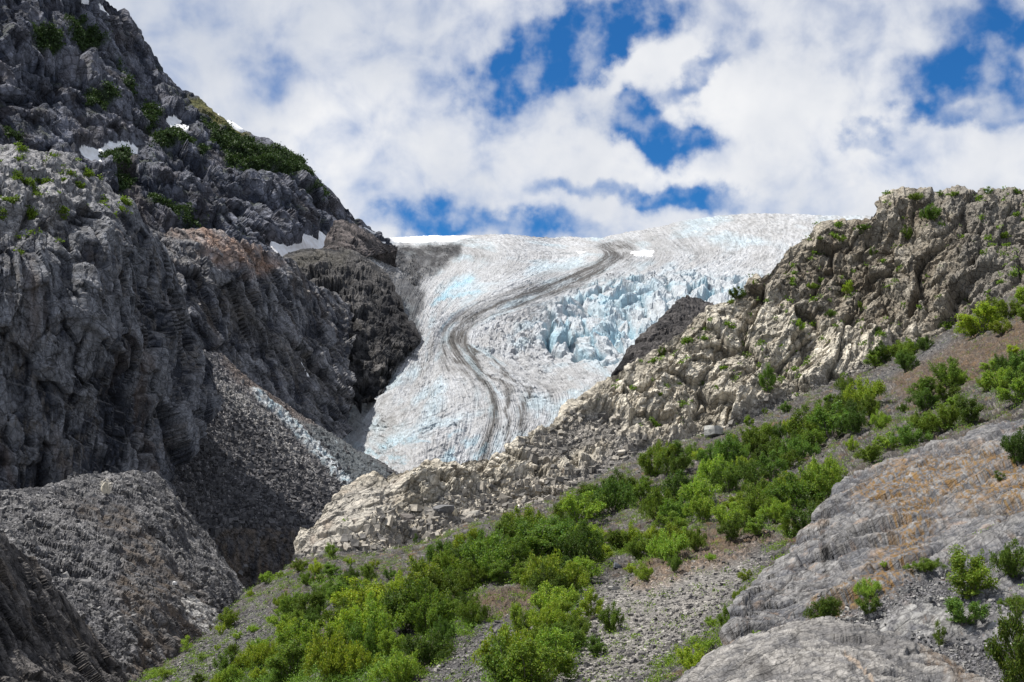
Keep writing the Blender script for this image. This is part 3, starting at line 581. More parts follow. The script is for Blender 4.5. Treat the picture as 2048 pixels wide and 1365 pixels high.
# ---- rubble hill lower left
RB = sheet([(-60,985),(0,984),(60,978),(110,970),(150,955),(200,948),(270,946),(310,950),(335,975),(360,1005),(380,1030),(410,1070),(440,1110),(470,1150),(500,1200),(530,1250)],
 [(-60,1420),(300,1440),(420,1400),(530,1300)],
 [(-60,985,315),(60,978,322),(200,948,345),(310,950,355),(0,1100,280),(100,1100,292),(250,1060,318),(380,1060,350),(150,1200,270),(300,1200,290),(440,1200,325),(200,1360,250),(330,1340,270),(420,1290,300),(530,1250,345),(270,1130,303)],
 2.2, back=(60, 40), bdir=(-.5, .8), jit=4)
stp = polymask(RB.px, RB.py, [(130,1010),(260,1030),(320,1100),(380,1180),(440,1260),(440,1380),(240,1380),(280,1280),(220,1180),(260,1130),(200,1060)], 18, 24, 60, 421)
rocky(RB, 421, big=(150, 16), f1=(60, 5), f2=(24, 2.6), f3=(9, 1.2), fine=(4, .6), ridge=(80, 6), aniso=(1, 1, .7), rot=(0, 30, 0), ribs=(80, 10, .4))
p = RB.Q; vs, _ = facets(p / 16, 428); vs2, _ = facets(p / 5.5, 429)
displace(RB, (2.0 * np.clip(vs, 0, 1) * sstep(n3(RB, 40, 430), -.1, .4) + 1.0 * np.clip(vs2, 0, 1)) * (1 - .7 * stp) * RB.mpp)
col = base_col(RB, (.060, .060, .066), (.16, .156, .158), 423, 50)
col = mixc(col, (.27, .265, .26), np.clip(vs2 * 2.2 - .35, 0, .85) * sstep(n3(RB, 55, 431), -.35, .3) * (1 - .6 * stp))
col = mixc(col, (.15, .118, .09), stp * np.clip(.3 + 1.6 * fbm(p * np.array([1, 1, .2], F32) / 16, 4, 432), 0, .75))
wh = polymask(RB.px, RB.py, [(365,1185),(395,1205),(430,1240),(436,1255),(405,1280),(370,1240),(355,1215)], 6, 14, 16, 433); col = mixc(col, (.50, .49, .47), wh * np.clip(.7 + 2 * n3(RB, 9, 434), 0, 1))
col = mixc(col, (.45, .42, .36), polymask(RB.px, RB.py, [(195,970),(215,965),(222,985),(205,998)], 4, 5, 10) * .8)
RB_w = (1 - .8 * stp) * sstep(n3(RB, 55, 431), -.35, .3) + .05
col = col * .78
M_rb = rock_mat('rubble', 320 / FPX, contrast=.5, stone=.45)
emit(RB, 'rubble_hill', M_rb, col, label='grey rubble covered hill in the lower left, in front of the dark cliff', extra={'stony': 1 - .8 * stp})

# ---- corner cliff
KC = sheet([(-60,1040),(0,1072),(25,1090),(60,1122),(95,1155),(130,1205),(165,1245),(200,1285),(235,1330),(280,1390),(300,1430)], [(-60,1440),(300,1440)],
 [(-60,1040,190),(60,1122,205),(130,1205,210),(235,1330,220),(0,1360,170),(150,1400,185),(300,1430,215)], 2.4, back=(40, 40), bdir=(-.8, .5), jit=5)
rocky(KC, 441, big=(140, 10), f1=(70, 8), f2=(28, 3), f3=(11, 1.2), aniso=(1, 1, .4), rot=(0, 20, 0), ridge=(60, 7), ribs=(90, 14, .25), vert=.4)
col = base_col(KC, (.032, .031, .033), (.115, .107, .103), 443, 50); col = mixc(col, (.16, .13, .10), np.clip(n3(KC, 50, 445, 4, .6, (1, 1, .3)) * 1.8 - .2, 0, .6))
emit(KC, 'cliff', rock_mat('corner_rock', 200 / FPX, contrast=.5), col, label='dark brown cliff in the bottom left corner')
# ---- pale rock ridge on the right
RD = sheet([(594,1120),(600,1092),(612,1062),(632,1035),(655,1010),(690,976),(722,962),(762,950),(800,944),(850,930),(905,924),(962,916),(1000,908),(1040,880),(1100,850),(1150,812),(1185,782),(1210,762),(1240,742),(1262,735),(1300,710),(1345,675),(1400,630),(1432,608),(1472,590),(1500,568),(1530,545),(1560,520),(1580,495),(1610,480),(1650,462),(1700,450),(1735,435),(1760,410),(1785,398),(1830,392),(1880,385),(1940,386),(2000,382),(2048,378),(2110,372)],
 [(594,1135),(700,1140),(900,1120),(1100,1080),(1300,1000),(1500,900),(1700,800),(1900,720),(2110,660)],
 [(600,1110,185),(650,1020,189),(700,1120,174),(700,1000,192),(850,930,205),(850,1050,190),(1000,908,216),(1000,1020,202),(1100,1040,196),(1150,812,234),(1150,930,218),(1240,742,242),(1250,850,232),(1250,960,212),(1400,630,248),(1400,760,239),(1400,880,228),(1560,520,256),(1560,680,243),(1560,850,228),(1700,450,260),(1700,600,248),(1700,760,233),(1785,398,262),(1850,500,250),(1900,680,233),(2048,380,256),(2048,500,244),(2048,620,226),(2110,372,256)],
 2.05, back=(120, 70), bdir=(.5, .8), jit=5)
px, py = RD.px, RD.py
scree = polymask(px, py, [(1130,970),(1200,930),(1240,880),(1285,890),(1330,900),(1400,870),(1470,850),(1520,820),(1580,790),(1640,770),(1720,735),(1760,720),(1800,700),(1870,680),(1930,650),(1960,700),(1500,960),(1200,1080)], 14, 18, 50, 501)
scree = np.maximum(scree, .85 * polymask(px, py, [(1030,900),(1100,862),(1160,835),(1250,850),(1230,900),(1150,905),(1060,930)], 14, 26, 40, 503))
lowr = polymask(px, py, [(590,1110),(700,1105),(760,1030),(900,1005),(1060,960),(1150,960),(1150,1140),(600,1150)], 14, 20, 50, 505)
slabn = polymask(px, py, [(596,1120),(640,1030),(700,975),(800,960),(790,1010),(730,1060),(680,1100)], 18)
ch = linemask(px, py, [(1215,765),(1260,730),(1300,715)], 30)
dip = np.zeros(len(px), F32)
rocky(RD, 511, big=(190, 16), f1=(90, 16), f2=(34, 6.5), f3=(13, 2.6), fine=(5, .4), aniso=(1.1, .85, .6), rot=(0, -32, 10), ridge=(60, 5.5), warp=20, ribs=(130, 17, .4), jn=(((1, .1, .1), 15, 6), ((.2, .1, 1), 42, 6), ((.7, .2, -.7), 27, 5)), calm=np.clip(.8 * scree + .62 * slabn + .4 * lowr, 0, .9))
p = RD.Q
ad = -14 * np.clip(linemask(px, py, [(1268,762),(1282,782),(1292,800)], 15, 4), 0, 1) ** .7
ad = ad - 12 * np.clip(linemask(px, py, [(1498,850),(1520,790),(1545,745),(1570,700)], 15, 8), 0, 1)      # dark recess
ad = ad - 10 * np.clip(linemask(px, py, [(1740,575),(1790,598),(1830,612)], 7, 3), 0, 1) - 8 * np.clip(linemask(px, py, [(1330,862),(1400,868),(1440,850)], 7, 4), 0, 1)
ad = ad - 8 * np.clip(linemask(px, py, [(1600,640),(1625,600),(1650,520)], 9, 6), 0, 1)
vs, _ = facets(p / 12, 520); vs2, _ = facets(p / 5.5, 521)
ad = ad + (2.2 * np.clip(vs, 0, 1) * lowr * sstep(n3(RD, 40, 522), -.3, .2) + 1.0 * np.clip(vs2, 0, 1) * np.clip(lowr + scree * .5, 0, 1))
displace(RD, ad * RD.mpp)
col = base_col(RD, (.33, .305, .26), (.56, .525, .46), 523, 60)
upr = polymask(px, py, [(1480,590),(1560,520),(1650,460),(1780,395),(2200,360),(2200,640),(1900,680),(1750,680),(1600,640),(1550,600)], 45, 40, 90, 525)
col = mixc(col, (.215, .180, .140), upr * np.clip(.62 + n3(RD, 50, 526) * 1.0, .1, .95))
col = mixc(col, (.27, .26, .245), polymask(px, py, [(1780,380),(2200,360),(2200,600),(1960,660),(1900,560),(1930,470)], 30, 40, 60, 527) * .65)
col = mixc(col, (.40, .35, .28), np.clip(n3(RD, 34, 528, 5, .65) * 1.8 - .1, 0, .65)); col = mixc(col, (.15, .132, .112), np.clip(n3(RD, 26, 529, 5, .66, (1.5, 1.5, .6)) * 1.8 - .28, 0, .7))
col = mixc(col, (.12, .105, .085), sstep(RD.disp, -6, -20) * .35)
col = mixc(col, (.44, .33, .24), slabn * sstep(n3(RD, 40, 530), .12, .4) * .75); col = mixc(col, (.40, .385, .37), slabn * .5)
col = col * (1.15 - .1 * upr)[:, None]; col = mixc(col, (.56, .52, .45), np.clip(n3(RD, 15, 531, 4, .65) * 1.6 - .35, 0, .6) * (1 - upr))
grey = mixc(np.tile(np.array((.115, .112, .118), F32), (len(px), 1)), (.17, .165, .165), np.clip(.5 + n3(RD, 30, 532), 0, 1))
sw = np.clip(scree * .95 + lowr * .5 * sstep(n3(RD, 26, 533, 5, .62), -.12, .18), 0, 1); col = col * (1 - sw[:, None]) + grey * sw[:, None]
col = mixc(col, (.42, .38, .32), lowr * np.clip(vs2 * 2.4 - .35, 0, .9) * (1 - scree)); col = mixc(col, (.38, .20, .10), lowr * sstep(n3(RD, 22, 534), .42, .55) * .6)
col = mixc(col, (.06, .085, .025), upr * sstep(n3(RD, 18, 535), .38, .5) * sstep(RD.N2[:, 2], .3, .6) * .8)
col = col * np.array((.85, .835, .80), F32) * (1 - .16 * upr)[:, None]; RD_scree, RD_low = scree, lowr
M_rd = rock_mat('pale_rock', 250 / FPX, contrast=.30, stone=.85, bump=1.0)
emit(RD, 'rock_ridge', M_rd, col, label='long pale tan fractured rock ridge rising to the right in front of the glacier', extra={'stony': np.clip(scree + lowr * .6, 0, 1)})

# ---- foreground hillside
HS = sheet([(250,1375),(272,1366),(320,1335),(370,1300),(415,1268),(432,1250),(455,1228),(490,1186),(525,1168),(560,1145),(598,1118),(640,1108),(680,1102),(740,1108),(800,1098),(860,1082),(930,1050),(1000,1028),(1100,1000),(1180,962),(1250,925),(1330,890),(1420,868),(1500,842),(1600,792),(1700,752),(1780,722),(1850,682),(1900,660),(1925,640),(1990,600),(2048,575),(2110,545)],
 [(250,1420),(2110,1420)],
 [(260,1375,128),(500,1190,160),(600,1118,172),(740,1108,168),(300,1380,122),(550,1365,104),(700,1200,125),(800,1365,90),(860,1082,165),(1000,1150,122),(1000,1365,80),(1180,962,186),(1200,1100,130),(1250,1300,82),(1330,890,205),(1400,1000,150),(1400,1200,92),(1450,1365,68),(1600,792,222),(1600,950,150),(1650,1080,105),(1780,722,226),(1800,900,135),(1700,1250,70),(1925,640,215),(2000,800,140),(2110,560,200),(2110,900,100),(2000,1200,66),(2000,1400,52),(1700,1400,58)],
 2.0, back=(14, 20), bdir=(.4, .9), jit=5, nb=12)
px, py = HS.px, HS.py
grav = polymask(px, py, [(1040,1230),(1130,1190),(1250,1160),(1380,1130),(1480,1090),(1560,1080),(1500,1180),(1440,1250),(1330,1330),(1270,1420),(840,1420),(870,1330),(980,1250)], 16, 22, 60, 601)
grav = np.maximum(grav, polymask(px, py, [(1640,800),(1780,735),(1900,665),(1915,700),(1820,740),(1700,790)], 10, 10, 40, 603))
grav = np.maximum(grav, .8 * polymask(px, py, [(280,1380),(420,1280),(520,1200),(560,1260),(480,1310),(420,1380)], 14, 20, 50, 604))
ledge = polymask(px, py, [(1290,1120),(1370,1075),(1430,1060),(1500,1050),(1560,1080),(1480,1120),(1380,1150),(1300,1185),(1250,1175)], 12, 18, 40, 605)
ledge = np.maximum(ledge, polymask(px, py, [(1780,760),(1900,700),(2060,640),(2110,660),(2110,720),(1950,760),(1820,820)], 16, 20, 50, 607))
ledge = np.maximum(ledge, polymask(px, py, [(940,1200),(1040,1180),(1090,1210),(1040,1240),(950,1235)], 10, 12, 30, 608))
rocky(HS, 611, big=(170, 9), f1=(70, 5), f2=(26, 2.4), f3=(10, 1.0), fine=(4, .3), aniso=(1, 1, 1.3), rot=(0, -25, 0), ridge=(60, 4), calm=np.clip(grav * .85, 0, .85), jn=(((-.45, .3, 1), 22, 4),), crest=.6)
p = HS.Q; vs, _ = facets(p * (130 / 130) / 11, 620); vs2, _ = facets(p / 5, 621)
displace(HS, (ledge * 11 * fbm(p * np.array([.5, .5, 1.6], F32) / 14, 4, 622, .6, True) + .45 * np.clip(vs2, 0, 1) + 1.0 * np.clip(vs, 0, 1) * sstep(n3(HS, 40, 623), 0, .4) * (1 - grav)) * HS.mpp)
col = base_col(HS, (.045, .042, .042), (.125, .118, .115), 624, 45)
col = mixc(col, (.10, .078, .055), np.clip(n3(HS, 60, 625) * 1.8, 0, .7))
col = mixc(col, (.12, .118, .122), grav * .8); lg = polymask(px, py, [(1180,1200),(1400,1120),(1500,1120),(1450,1230),(1330,1330),(1150,1420),(1050,1380)], 40, 40, 80, 626)
col = mixc(col, (.25, .235, .215), lg * grav * .8)
col = mixc(col, (.34, .32, .29), np.clip(vs2 * 2.4 - .5, 0, .85) * sstep(n3(HS, 50, 627), -.35, .3)); col = mixc(col, (.19, .13, .085), ledge * np.clip(.6 + n3(HS, 18, 628, 4, .6, (.6, .6, 1.6)), .2, .9)); col = mixc(col, (.05, .045, .045), ledge * np.clip(n3(HS, 12, 638, 4, .6, (.6, .6, 1.6)) * 2, 0, .7))
col = mixc(col, (.20, .125, .06), sstep(n3(HS, 36, 629, 5, .62), .10, .34) * .7 * (1 - grav * .9) * polymask(px, py, [(600,1060),(1300,900),(2110,560),(2110,1420),(1040,1420),(1300,1180),(1150,1120),(500,1300)], 60))
gcov = sstep(n3(HS, 44, 630, 5, .6), .10, .34) * (1 - grav * .95) * (1 - ledge * .7); HS.gcov = gcov
col = mixc(col, (.085, .105, .03), gcov * .65)
col = col * (.66 + .20 * lg)[:, None]; grav_hs, ledge_hs = grav, ledge
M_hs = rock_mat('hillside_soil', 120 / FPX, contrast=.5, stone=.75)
emit(HS, 'hillside', M_hs, col, True, label='stony foreground hillside of dark soil and gravel scattered with green bushes', extra={'stony': np.clip(.35 + grav, 0, 1)})

# ---- smooth grey and orange slab on the right
SL = sheet([(1436,1420),(1440,1330),(1446,1270),(1452,1240),(1470,1212),(1500,1180),(1530,1150),(1560,1118),(1590,1085),(1615,1058),(1640,1025),(1655,990),(1668,968),(1690,952),(1740,938),(1790,912),(1840,893),(1890,880),(1925,870),(1960,850),(2000,842),(2048,835),(2110,825)],
 [(1436,1440),(2110,1440)],
 [(1446,1270,66),(1500,1180,80),(1560,1118,90),(1640,1025,104),(1660,975,112),(1550,1250,66),(1600,1350,56),(1700,1100,84),(1740,938,112),(1800,1200,64),(1840,893,116),(1900,1050,84),(1925,870,116),(2048,835,112),(2110,825,112),(2000,950,92),(2048,1150,64),(2048,1350,48),(1800,1400,50),(2110,1200,60)],
 2.0, back=(8, 12), bdir=(.4, .9), jit=7, nb=14, roll=.05)
px, py = SL.px, SL.py
rocky(SL, 701, big=(260, 12), f1=(140, 15), f2=(56, 4), f3=(22, 1.3), fine=(7, .12), aniso=(.5, .8, 1.5), rot=(0, 38, 0), ridge=(120, 4), warp=30, jn=(((.1, 0, 1), 34, 2.2),), crest=.7, soft=.02)
p = SL.Q; band = fbm((p @ rotm(0, 38, 0).T * np.array([.25, .35, 1.5], F32)) / 26 + .5 * noise(p / 90, 3)[:, None], 5, 705, .62, True)
bench = polymask(px, py, [(1540,1268),(1620,1232),(1700,1195),(1760,1172),(1860,1142),(1960,1150),(2110,1135),(2110,1440),(1540,1440)], 7, 14, 60, 717)
knob = polymask(px, py, [(1690,1232),(1760,1205),(1830,1180),(1900,1190),(1940,1240),(1900,1262),(1800,1262),(1720,1258)], 10, 14, 40, 718)
steps = sum(sstep(polymask(px, py, [(x0_, y0_), (x1_, y1_), (x1_, y1_ + 500), (x0_ - 500, y0_ + 500)], 14, 26, 90, 720 + k_), 0, 1) for k_, (x0_, y0_, x1_, y1_) in enumerate([(1640,1120,2110,960),(1500,1215,1800,1050),(1700,1040,2110,905)]))
grv = sum(linemask(px, py, L_, w_, 9, 50, 730 + i_) ** 1.5 for i_, (L_, w_) in enumerate([([(1560,1250),(1640,1212),(1760,1168),(1860,1138),(2048,1128)], 7), ([(1690,1010),(1800,1015),(1900,985),(2060,965)], 4), ([(1540,1190),(1640,1120),(1740,1050),(1780,985)], 4), ([(1480,1230),(1560,1180),(1700,1150)], 4), ([(1700,960),(1850,935),(2060,925)], 4), ([(1820,1080),(1950,1060),(2060,1075)], 5), ([(1600,1080),(1660,1060),(1700,1000)], 3), ([(1900,1040),(1960,1020),(2060,1010)], 4)]))
displace(SL, (band * 1.5 - bench * 15 + knob * 14 - 5 * steps - 9 * grv) * SL.mpp)
soil = polymask(px, py, [(1560,1260),(1640,1215),(1700,1190),(1760,1170),(1860,1140),(1960,1170),(1940,1200),(1850,1210),(1760,1240),(1660,1260),(1620,1300)], 12, 18, 40, 707)
soil = np.maximum(soil, polymask(px, py, [(1650,1265),(1760,1270),(1850,1262),(1960,1258),(2110,1260),(2110,1420),(2000,1420),(1960,1330),(1860,1290)], 10, 12, 40, 708))
soil = np.maximum(soil, polymask(px, py, [(1960,1185),(2110,1180),(2110,1215),(1980,1225)], 8, 10, 30, 709) * .8)
col = base_col(SL, (.115, .118, .130), (.255, .25, .248), 711, 60, .3); band = band - band.mean()
col = mixc(col, (.43, .42, .41), np.clip(band * 2.0 - .2, 0, .6)); col = mixc(col, (.08, .08, .09), np.clip(-band * 1.8 - .1, 0, .7))
col = mixc(col, (.38, .27, .19), sstep(n3(SL, 60, 712, 5, .6, (.6, .8, 1.4)), .14, .4) * .55)
org = polymask(px, py, [(1700,980),(1760,930),(1900,900),(2048,900),(2110,960),(2048,1010),(1900,1000),(1850,1050),(1830,1130),(1780,1190),(1640,1240),(1580,1280),(1560,1240),(1680,1180),(1760,1080),(1780,1030)], 24, 40, 60, 713)
og = sstep(fbm((p @ rotm(0, 38, 0).T * np.array([.6, .6, 1.5], F32)) / 16, 5, 714, .66), -.08, .16)
col = mixc(col, (.05, .045, .042), np.clip(grv, 0, 1) * .6); col = mixc(col, (.46, .455, .44), knob * np.clip(.3 + n3(SL, 20, 719) * 2, 0, .8)); col = mixc(col, (.24, .13, .028), org * og * .85); col = mixc(col, (.25, .165, .03), org * sstep(n3(SL, 11, 715), .1, .4) * og * .6)
col = mixc(col, (.20, .095, .025), (1 - org) * sstep(n3(SL, 26, 716, 5, .6), .33, .48) * .5); col = mixc(col, (.115, .113, .12), soil * .92)
SL_soil = soil
M_sl = rock_mat('slab_rock', 75 / FPX, contrast=.42, stone=.95, bump=1.0, streak=(.4, .6, 1.6), rot=(0, math.radians(38), 0))
emit(SL, 'rock_slab', M_sl, col * np.array((.74, .735, .73), F32), True, label='smooth grey rock slab with orange lichen on the right', extra={'stony': soil})

# ---- lowest slab, bottom right
LB = sheet([(1300,1440),(1330,1400),(1350,1362),(1385,1335),(1420,1312),(1470,1288),(1530,1265),(1590,1252),(1650,1248),(1720,1255),(1790,1265),(1850,1290),(1900,1318),(1950,1350),(1975,1380),(1990,1430)],
 [(1300,1450),(1990,1450)],
 [(1300,1430,52),(1400,1330,54),(1530,1265,54),(1650,1248,53),(1790,1265,52),(1950,1350,46),(1500,1400,43),(1700,1400,39),(1900,1420,38),(1650,1320,46)],
 2.0, back=(5, 6), bdir=(.2, 1), jit=6, nb=10)
px, py = LB.px, LB.py
rocky(LB, 801, big=(260, 12), f1=(120, 12), f2=(46, 5), f3=(18, 1.8), fine=(7, .4), aniso=(.55, .8, 1.4), rot=(0, 20, 0), ridge=(120, 8), warp=30, jn=(((.1, 0, 1), 30, 2.4),), crest=.7, soft=.04)
p = LB.Q; band = fbm((p @ rotm(0, 20, 0).T * np.array([.3, .4, 1.4], F32)) / 30 + .6 * noise(p / 100, 3)[:, None], 5, 805, .64, True)
rb = polymask(px, py, [(1700,1330),(1800,1330),(1900,1370),(1900,1440),(1700,1440)], 20, 20, 40, 806)
displace(LB, (band * 1.8 - rb * 8 * np.clip(fbm(p / 40, 3, 807, .6, True), 0, 1)) * LB.mpp)
col = base_col(LB, (.12, .122, .130), (.28, .275, .27), 811, 50, .3); band = band - band.mean(); col = mixc(col, (.48, .47, .455), np.clip(band * 1.3 - .2, 0, .65)); col = mixc(col, (.08, .078, .08), np.clip(-band * 1.8 - .1, 0, .7))
vein = np.clip(linemask(px, py, [(1690,1312),(1715,1325),(1735,1350),(1748,1380)], 6, 6), 0, 1) + np.clip(linemask(px, py, [(1800,1205),(1830,1230)], 5, 5), 0, 1)
col = mixc(col, (.42, .34, .27), sstep(vein, .25, .8) * .7); col = mixc(col, (.12, .12, .125), polymask(px, py, [(1560,1262),(1700,1262),(1850,1300),(1830,1310),(1700,1285)], 8, 10) * .8)
col = mixc(col, (.15, .10, .06), np.clip(.5 + 1.6 * n3(LB, 14, 813, 5, .65), 0, 1) * polymask(px, py, [(1830,1280),(1900,1310),(1960,1360),(1960,1390),(1900,1370),(1850,1320)], 8, 14, 20) * .8)
emit(LB, 'rock_slab', rock_mat('low_slab_rock', 46 / FPX, contrast=.42, bump=1.0, streak=(.4, .6, 1.6), rot=(0, math.radians(20), 0)), col * np.array((.95, .92, .88), F32), True, label='low streaked grey rock slab at the bottom edge right of centre')

# ---- ground under everything, out to the horizon
gx_, gy_ = np.meshgrid(np.linspace(-9000, 9000, 120), np.linspace(-3000, 16000, 120)); gp = np.stack([gx_.ravel(), gy_.ravel(), 0 * gx_.ravel()], 1)
gp[:, 2] = -45 + 22 * fbm(gp / 900, 4, 900)
link = link_mesh('ground', gp, grid_faces(120, 120), M_talus, np.tile(np.array((.10, .10, .10), F32), (len(gp), 1)), True, extra={'stony': np.ones(len(gp))}); tagk(link, 'structure', 'grey valley floor')
# ================================================================== plants, stones, people
rnd = random.Random(11); rg = np.random.default_rng(12)
def leaf_mat(name, base, trans=.35, var=.35):
    t = NT(name); c = t.n('Attribute', attribute_name='Col').outputs['Color']; r = t.n('ObjectInfo').outputs['Random']
    k = t.ramp(r, 0, 1, 1 - var * 1.3, 1 + var * .7)
    hue = t.n('MixRGB', i_0=t.math('FRACT', t.math('MULTIPLY', r, 7.3)), i_1=(.82, .98, 1.25, 1), i_2=(1.06, 1.02, .88, 1)).outputs[0]
    c = t.mul(t.mul(t.mul(c, (*base, 1)), hue), t.n('CombineColor', i_0=k, i_1=k, i_2=k).outputs[0])
    d = t.n('BsdfPrincipled', i_Base_Color=c, i_Roughness=.6); d.inputs['Specular IOR Level'].default_value = .2
    tr = t.n('BsdfTranslucent', i_Color=t.mul(c, (1.25, 1.3, .55, 1)))
    m = t.n('MixShader', i_0=trans, i_1=d.outputs[0], i_2=tr.outputs[0]); t.t.links.new(m.outputs[0], t.n('OutputMaterial').inputs[0]); return t.m
M_leaf = leaf_mat('leaves', (.115, .185, .027)); M_leaf_y = leaf_mat('bright_leaves', (.215, .30, .034)); M_scrub = leaf_mat('scrub_leaves', (.042, .070, .020), .2)
def bark():
    t = NT('bark'); a = t.n('TexNoise', i_Scale=40.0, i_Detail=4.0)
    c = t.n('MixRGB', i_0=a.outputs[0], i_1=(.07, .055, .045, 1), i_2=(.20, .17, .15, 1)).outputs[0]
    p = t.n('BsdfPrincipled', i_Base_Color=c, i_Roughness=.85); t.t.links.new(p.outputs[0], t.n('OutputMaterial').inputs[0]); return t.m
M_bark = bark()
def quads_at(C, U, V_, colr):
    """diamond leaves: centre, long axis, short axis"""
    n = len(C); V = np.stack([C - U, C + V_, C + U, C - V_], 1).reshape(-1, 3); return V, np.arange(4 * n).reshape(n, 4), np.repeat(colr, 4, 0)
def rand_unit(n, up=0.0):
    v = rg.normal(size=(n, 3)); v[:, 2] += up; return v / np.linalg.norm(v, axis=1)[:, None]
def bush_proto(k, nst=13, spread=1.0, tall=1.0, nleaf=2300, ls=.023):
    """unit bush: about 1 high and 1.1*spread wide; arching stems, twigs and leaves along them"""
    SV, SF, LC = [], [], []
    def tube(P, r0, r1):
        b = sum(len(v) for v in SV); n = len(P); ring = []
        for i, p in enumerate(P):
            r = r0 + (r1 - r0) * i / (n - 1)
            for a in range(4): ring.append(p + r * np.array([math.cos(a * 1.571), math.sin(a * 1.571), 0]))
        SV.append(np.array(ring))
        for i in range(n - 1):
            for a in range(4): SF.append([b + i * 4 + a, b + i * 4 + (a + 1) % 4, b + i * 4 + 4 + (a + 1) % 4, b + i * 4 + 4 + a])
    for s in range(nst):
        az = s * 2.4 + rg.uniform(-.5, .5); lean = rg.uniform(.05, 1.0) ** .8; L = rg.uniform(.62, 1.02) * (1 - .18 * lean) * tall
        hd = np.array([math.cos(az), math.sin(az), 0]); t = np.linspace(0, 1, 8)[:, None]
        P = hd * (.05 + .62 * spread * lean * t ** .85) + np.array([0, 0, 1]) * L * (t * (1.08 - .38 * lean * t)) + rg.normal(size=(8, 3)) * .012
        tube(P, .013, .004)
        cb = P[-1] * .97; m0 = int(nleaf / nst * .45); rr = rand_unit(m0) * (rg.random((m0, 1)) ** .4) * np.array([.17, .17, .15]); LC.append(cb + rr * rg.uniform(.7, 1.1) - np.array([0, 0, .06]))
        for j in range(9):
            q = rg.uniform(.12, 1); i = int(q * 6.99); b0 = P[i] + (P[i + 1] - P[i]) * (q * 6.99 - i)
            dv = rand_unit(1, .7)[0] + hd * .5; dv /= np.linalg.norm(dv); tl = rg.uniform(.10, .26) * (1.15 - .4 * q)
            tw = np.stack([b0, b0 + dv * tl * .5, b0 + dv * tl + np.array([0, 0, .03])]); 
            if j < 4: tube(tw, .005, .002)
            m = max(4, int(nleaf / (nst * 9))); a = rg.uniform(0, 1.05, (m, 1)); LC.append(b0 + dv * tl * a + rg.normal(size=(m, 3)) * .026)
    LC = np.concatenate(LC); LC = LC[LC[:, 2] > .015]; n = len(LC)
    sz = ls * rg.uniform(.6, 1.25, (n, 1)); ax = rand_unit(n, .15); nn = rand_unit(n, .9); sd = np.cross(ax, nn); sd /= np.linalg.norm(sd, axis=1)[:, None] + 1e-9
    g = rg.uniform(.65, 1.35, (n, 1)); colr = np.concatenate([g * rg.uniform(.85, 1.3, (n, 1)), g, g * rg.uniform(.6, 1.4, (n, 1))], 1)
    V, Fq, cc = quads_at(LC, ax * sz, sd * sz * .62, colr)
    return (V, Fq, cc), (np.concatenate(SV), np.array(SF))
PROTO = []
specs = [(17,1.0,1.0,7000),(19,1.15,.9,7600),(14,.8,1.15,6000),(20,1.25,.8,7600),(12,.9,1.0,4600),(16,1.05,1.0,6600),(8,.6,1.2,2800),(18,1.3,.7,6600)]
for k, (a_, b_, c_, d_) in enumerate(specs):
    (V, Fq, cc), (sv, sf) = bush_proto(k, a_, b_, c_, d_)
    for mt, tag_ in ((M_leaf, ''), (M_leaf_y, 'y')):
        fo = link_mesh('foliage', V, Fq, mt, None); me = fo.data
        at = me.color_attributes.new('Col', 'FLOAT_COLOR', 'POINT'); c4 = np.ones((len(V), 4), F32); c4[:, :3] = cc; at.data.foreach_set('color', c4.ravel())
        stm = link_mesh('stems', sv, sf, M_bark, None); PROTO.append((me, stm.data)); bpy.data.objects.remove(fo); bpy.data.objects.remove(stm)
def put_bush(P, h, wr, kind, bright, label, group, cat='bush', name='bush', parts=True):
    """h metres tall; wr = width / height"""
    me, sm = PROTO[kind * 2 + (1 if bright else 0)]; sp = 1.15 * specs[kind][1]; ht = specs[kind][2]
    sx = h * wr / sp; s3 = (sx, sx * rnd.uniform(.85, 1.1), h / ht)
    if parts:
        e = bpy.data.objects.new(name, None); COL.objects.link(e); e.empty_display_size = .3
        for nm, m in (('foliage', me), ('stems', sm)):
            o = bpy.data.objects.new(nm, m); COL.objects.link(o); o.parent = e
    else:
        e = bpy.data.objects.new(name, me); COL.objects.link(e)
    e.location = P - np.array([0, 0, .04 * h]); e.scale = s3; e.rotation_euler = (rnd.uniform(-.08, .08), rnd.uniform(-.08, .08), rnd.uniform(0, 6.28))
    tagk(e, None, label, cat, group); return e
def dist_arr(S): return (S.V - CAM) @ FW
def dist_at(P): return float((P - CAM) @ FW)
ORD = ['first','second','third','fourth','fifth','sixth','seventh','eighth','ninth','tenth','eleventh','twelfth','thirteenth','fourteenth','fifteenth','sixteenth','seventeenth','eighteenth','nineteenth','twentieth']
def ordn(i, n):
    if i == 0: return 'leftmost'
    if i == n - 1: return 'rightmost'
    if i < 20: return ORD[i] + ' from the left'
    j = n - 1 - i
    return (ORD[j] + ' from the right') if j < 20 else 'number %d from the left' % (i + 1)
def inpoly(x, y, poly): return polymask(np.array([float(x)]), np.array([float(y)]), poly, .5)[0] > .5
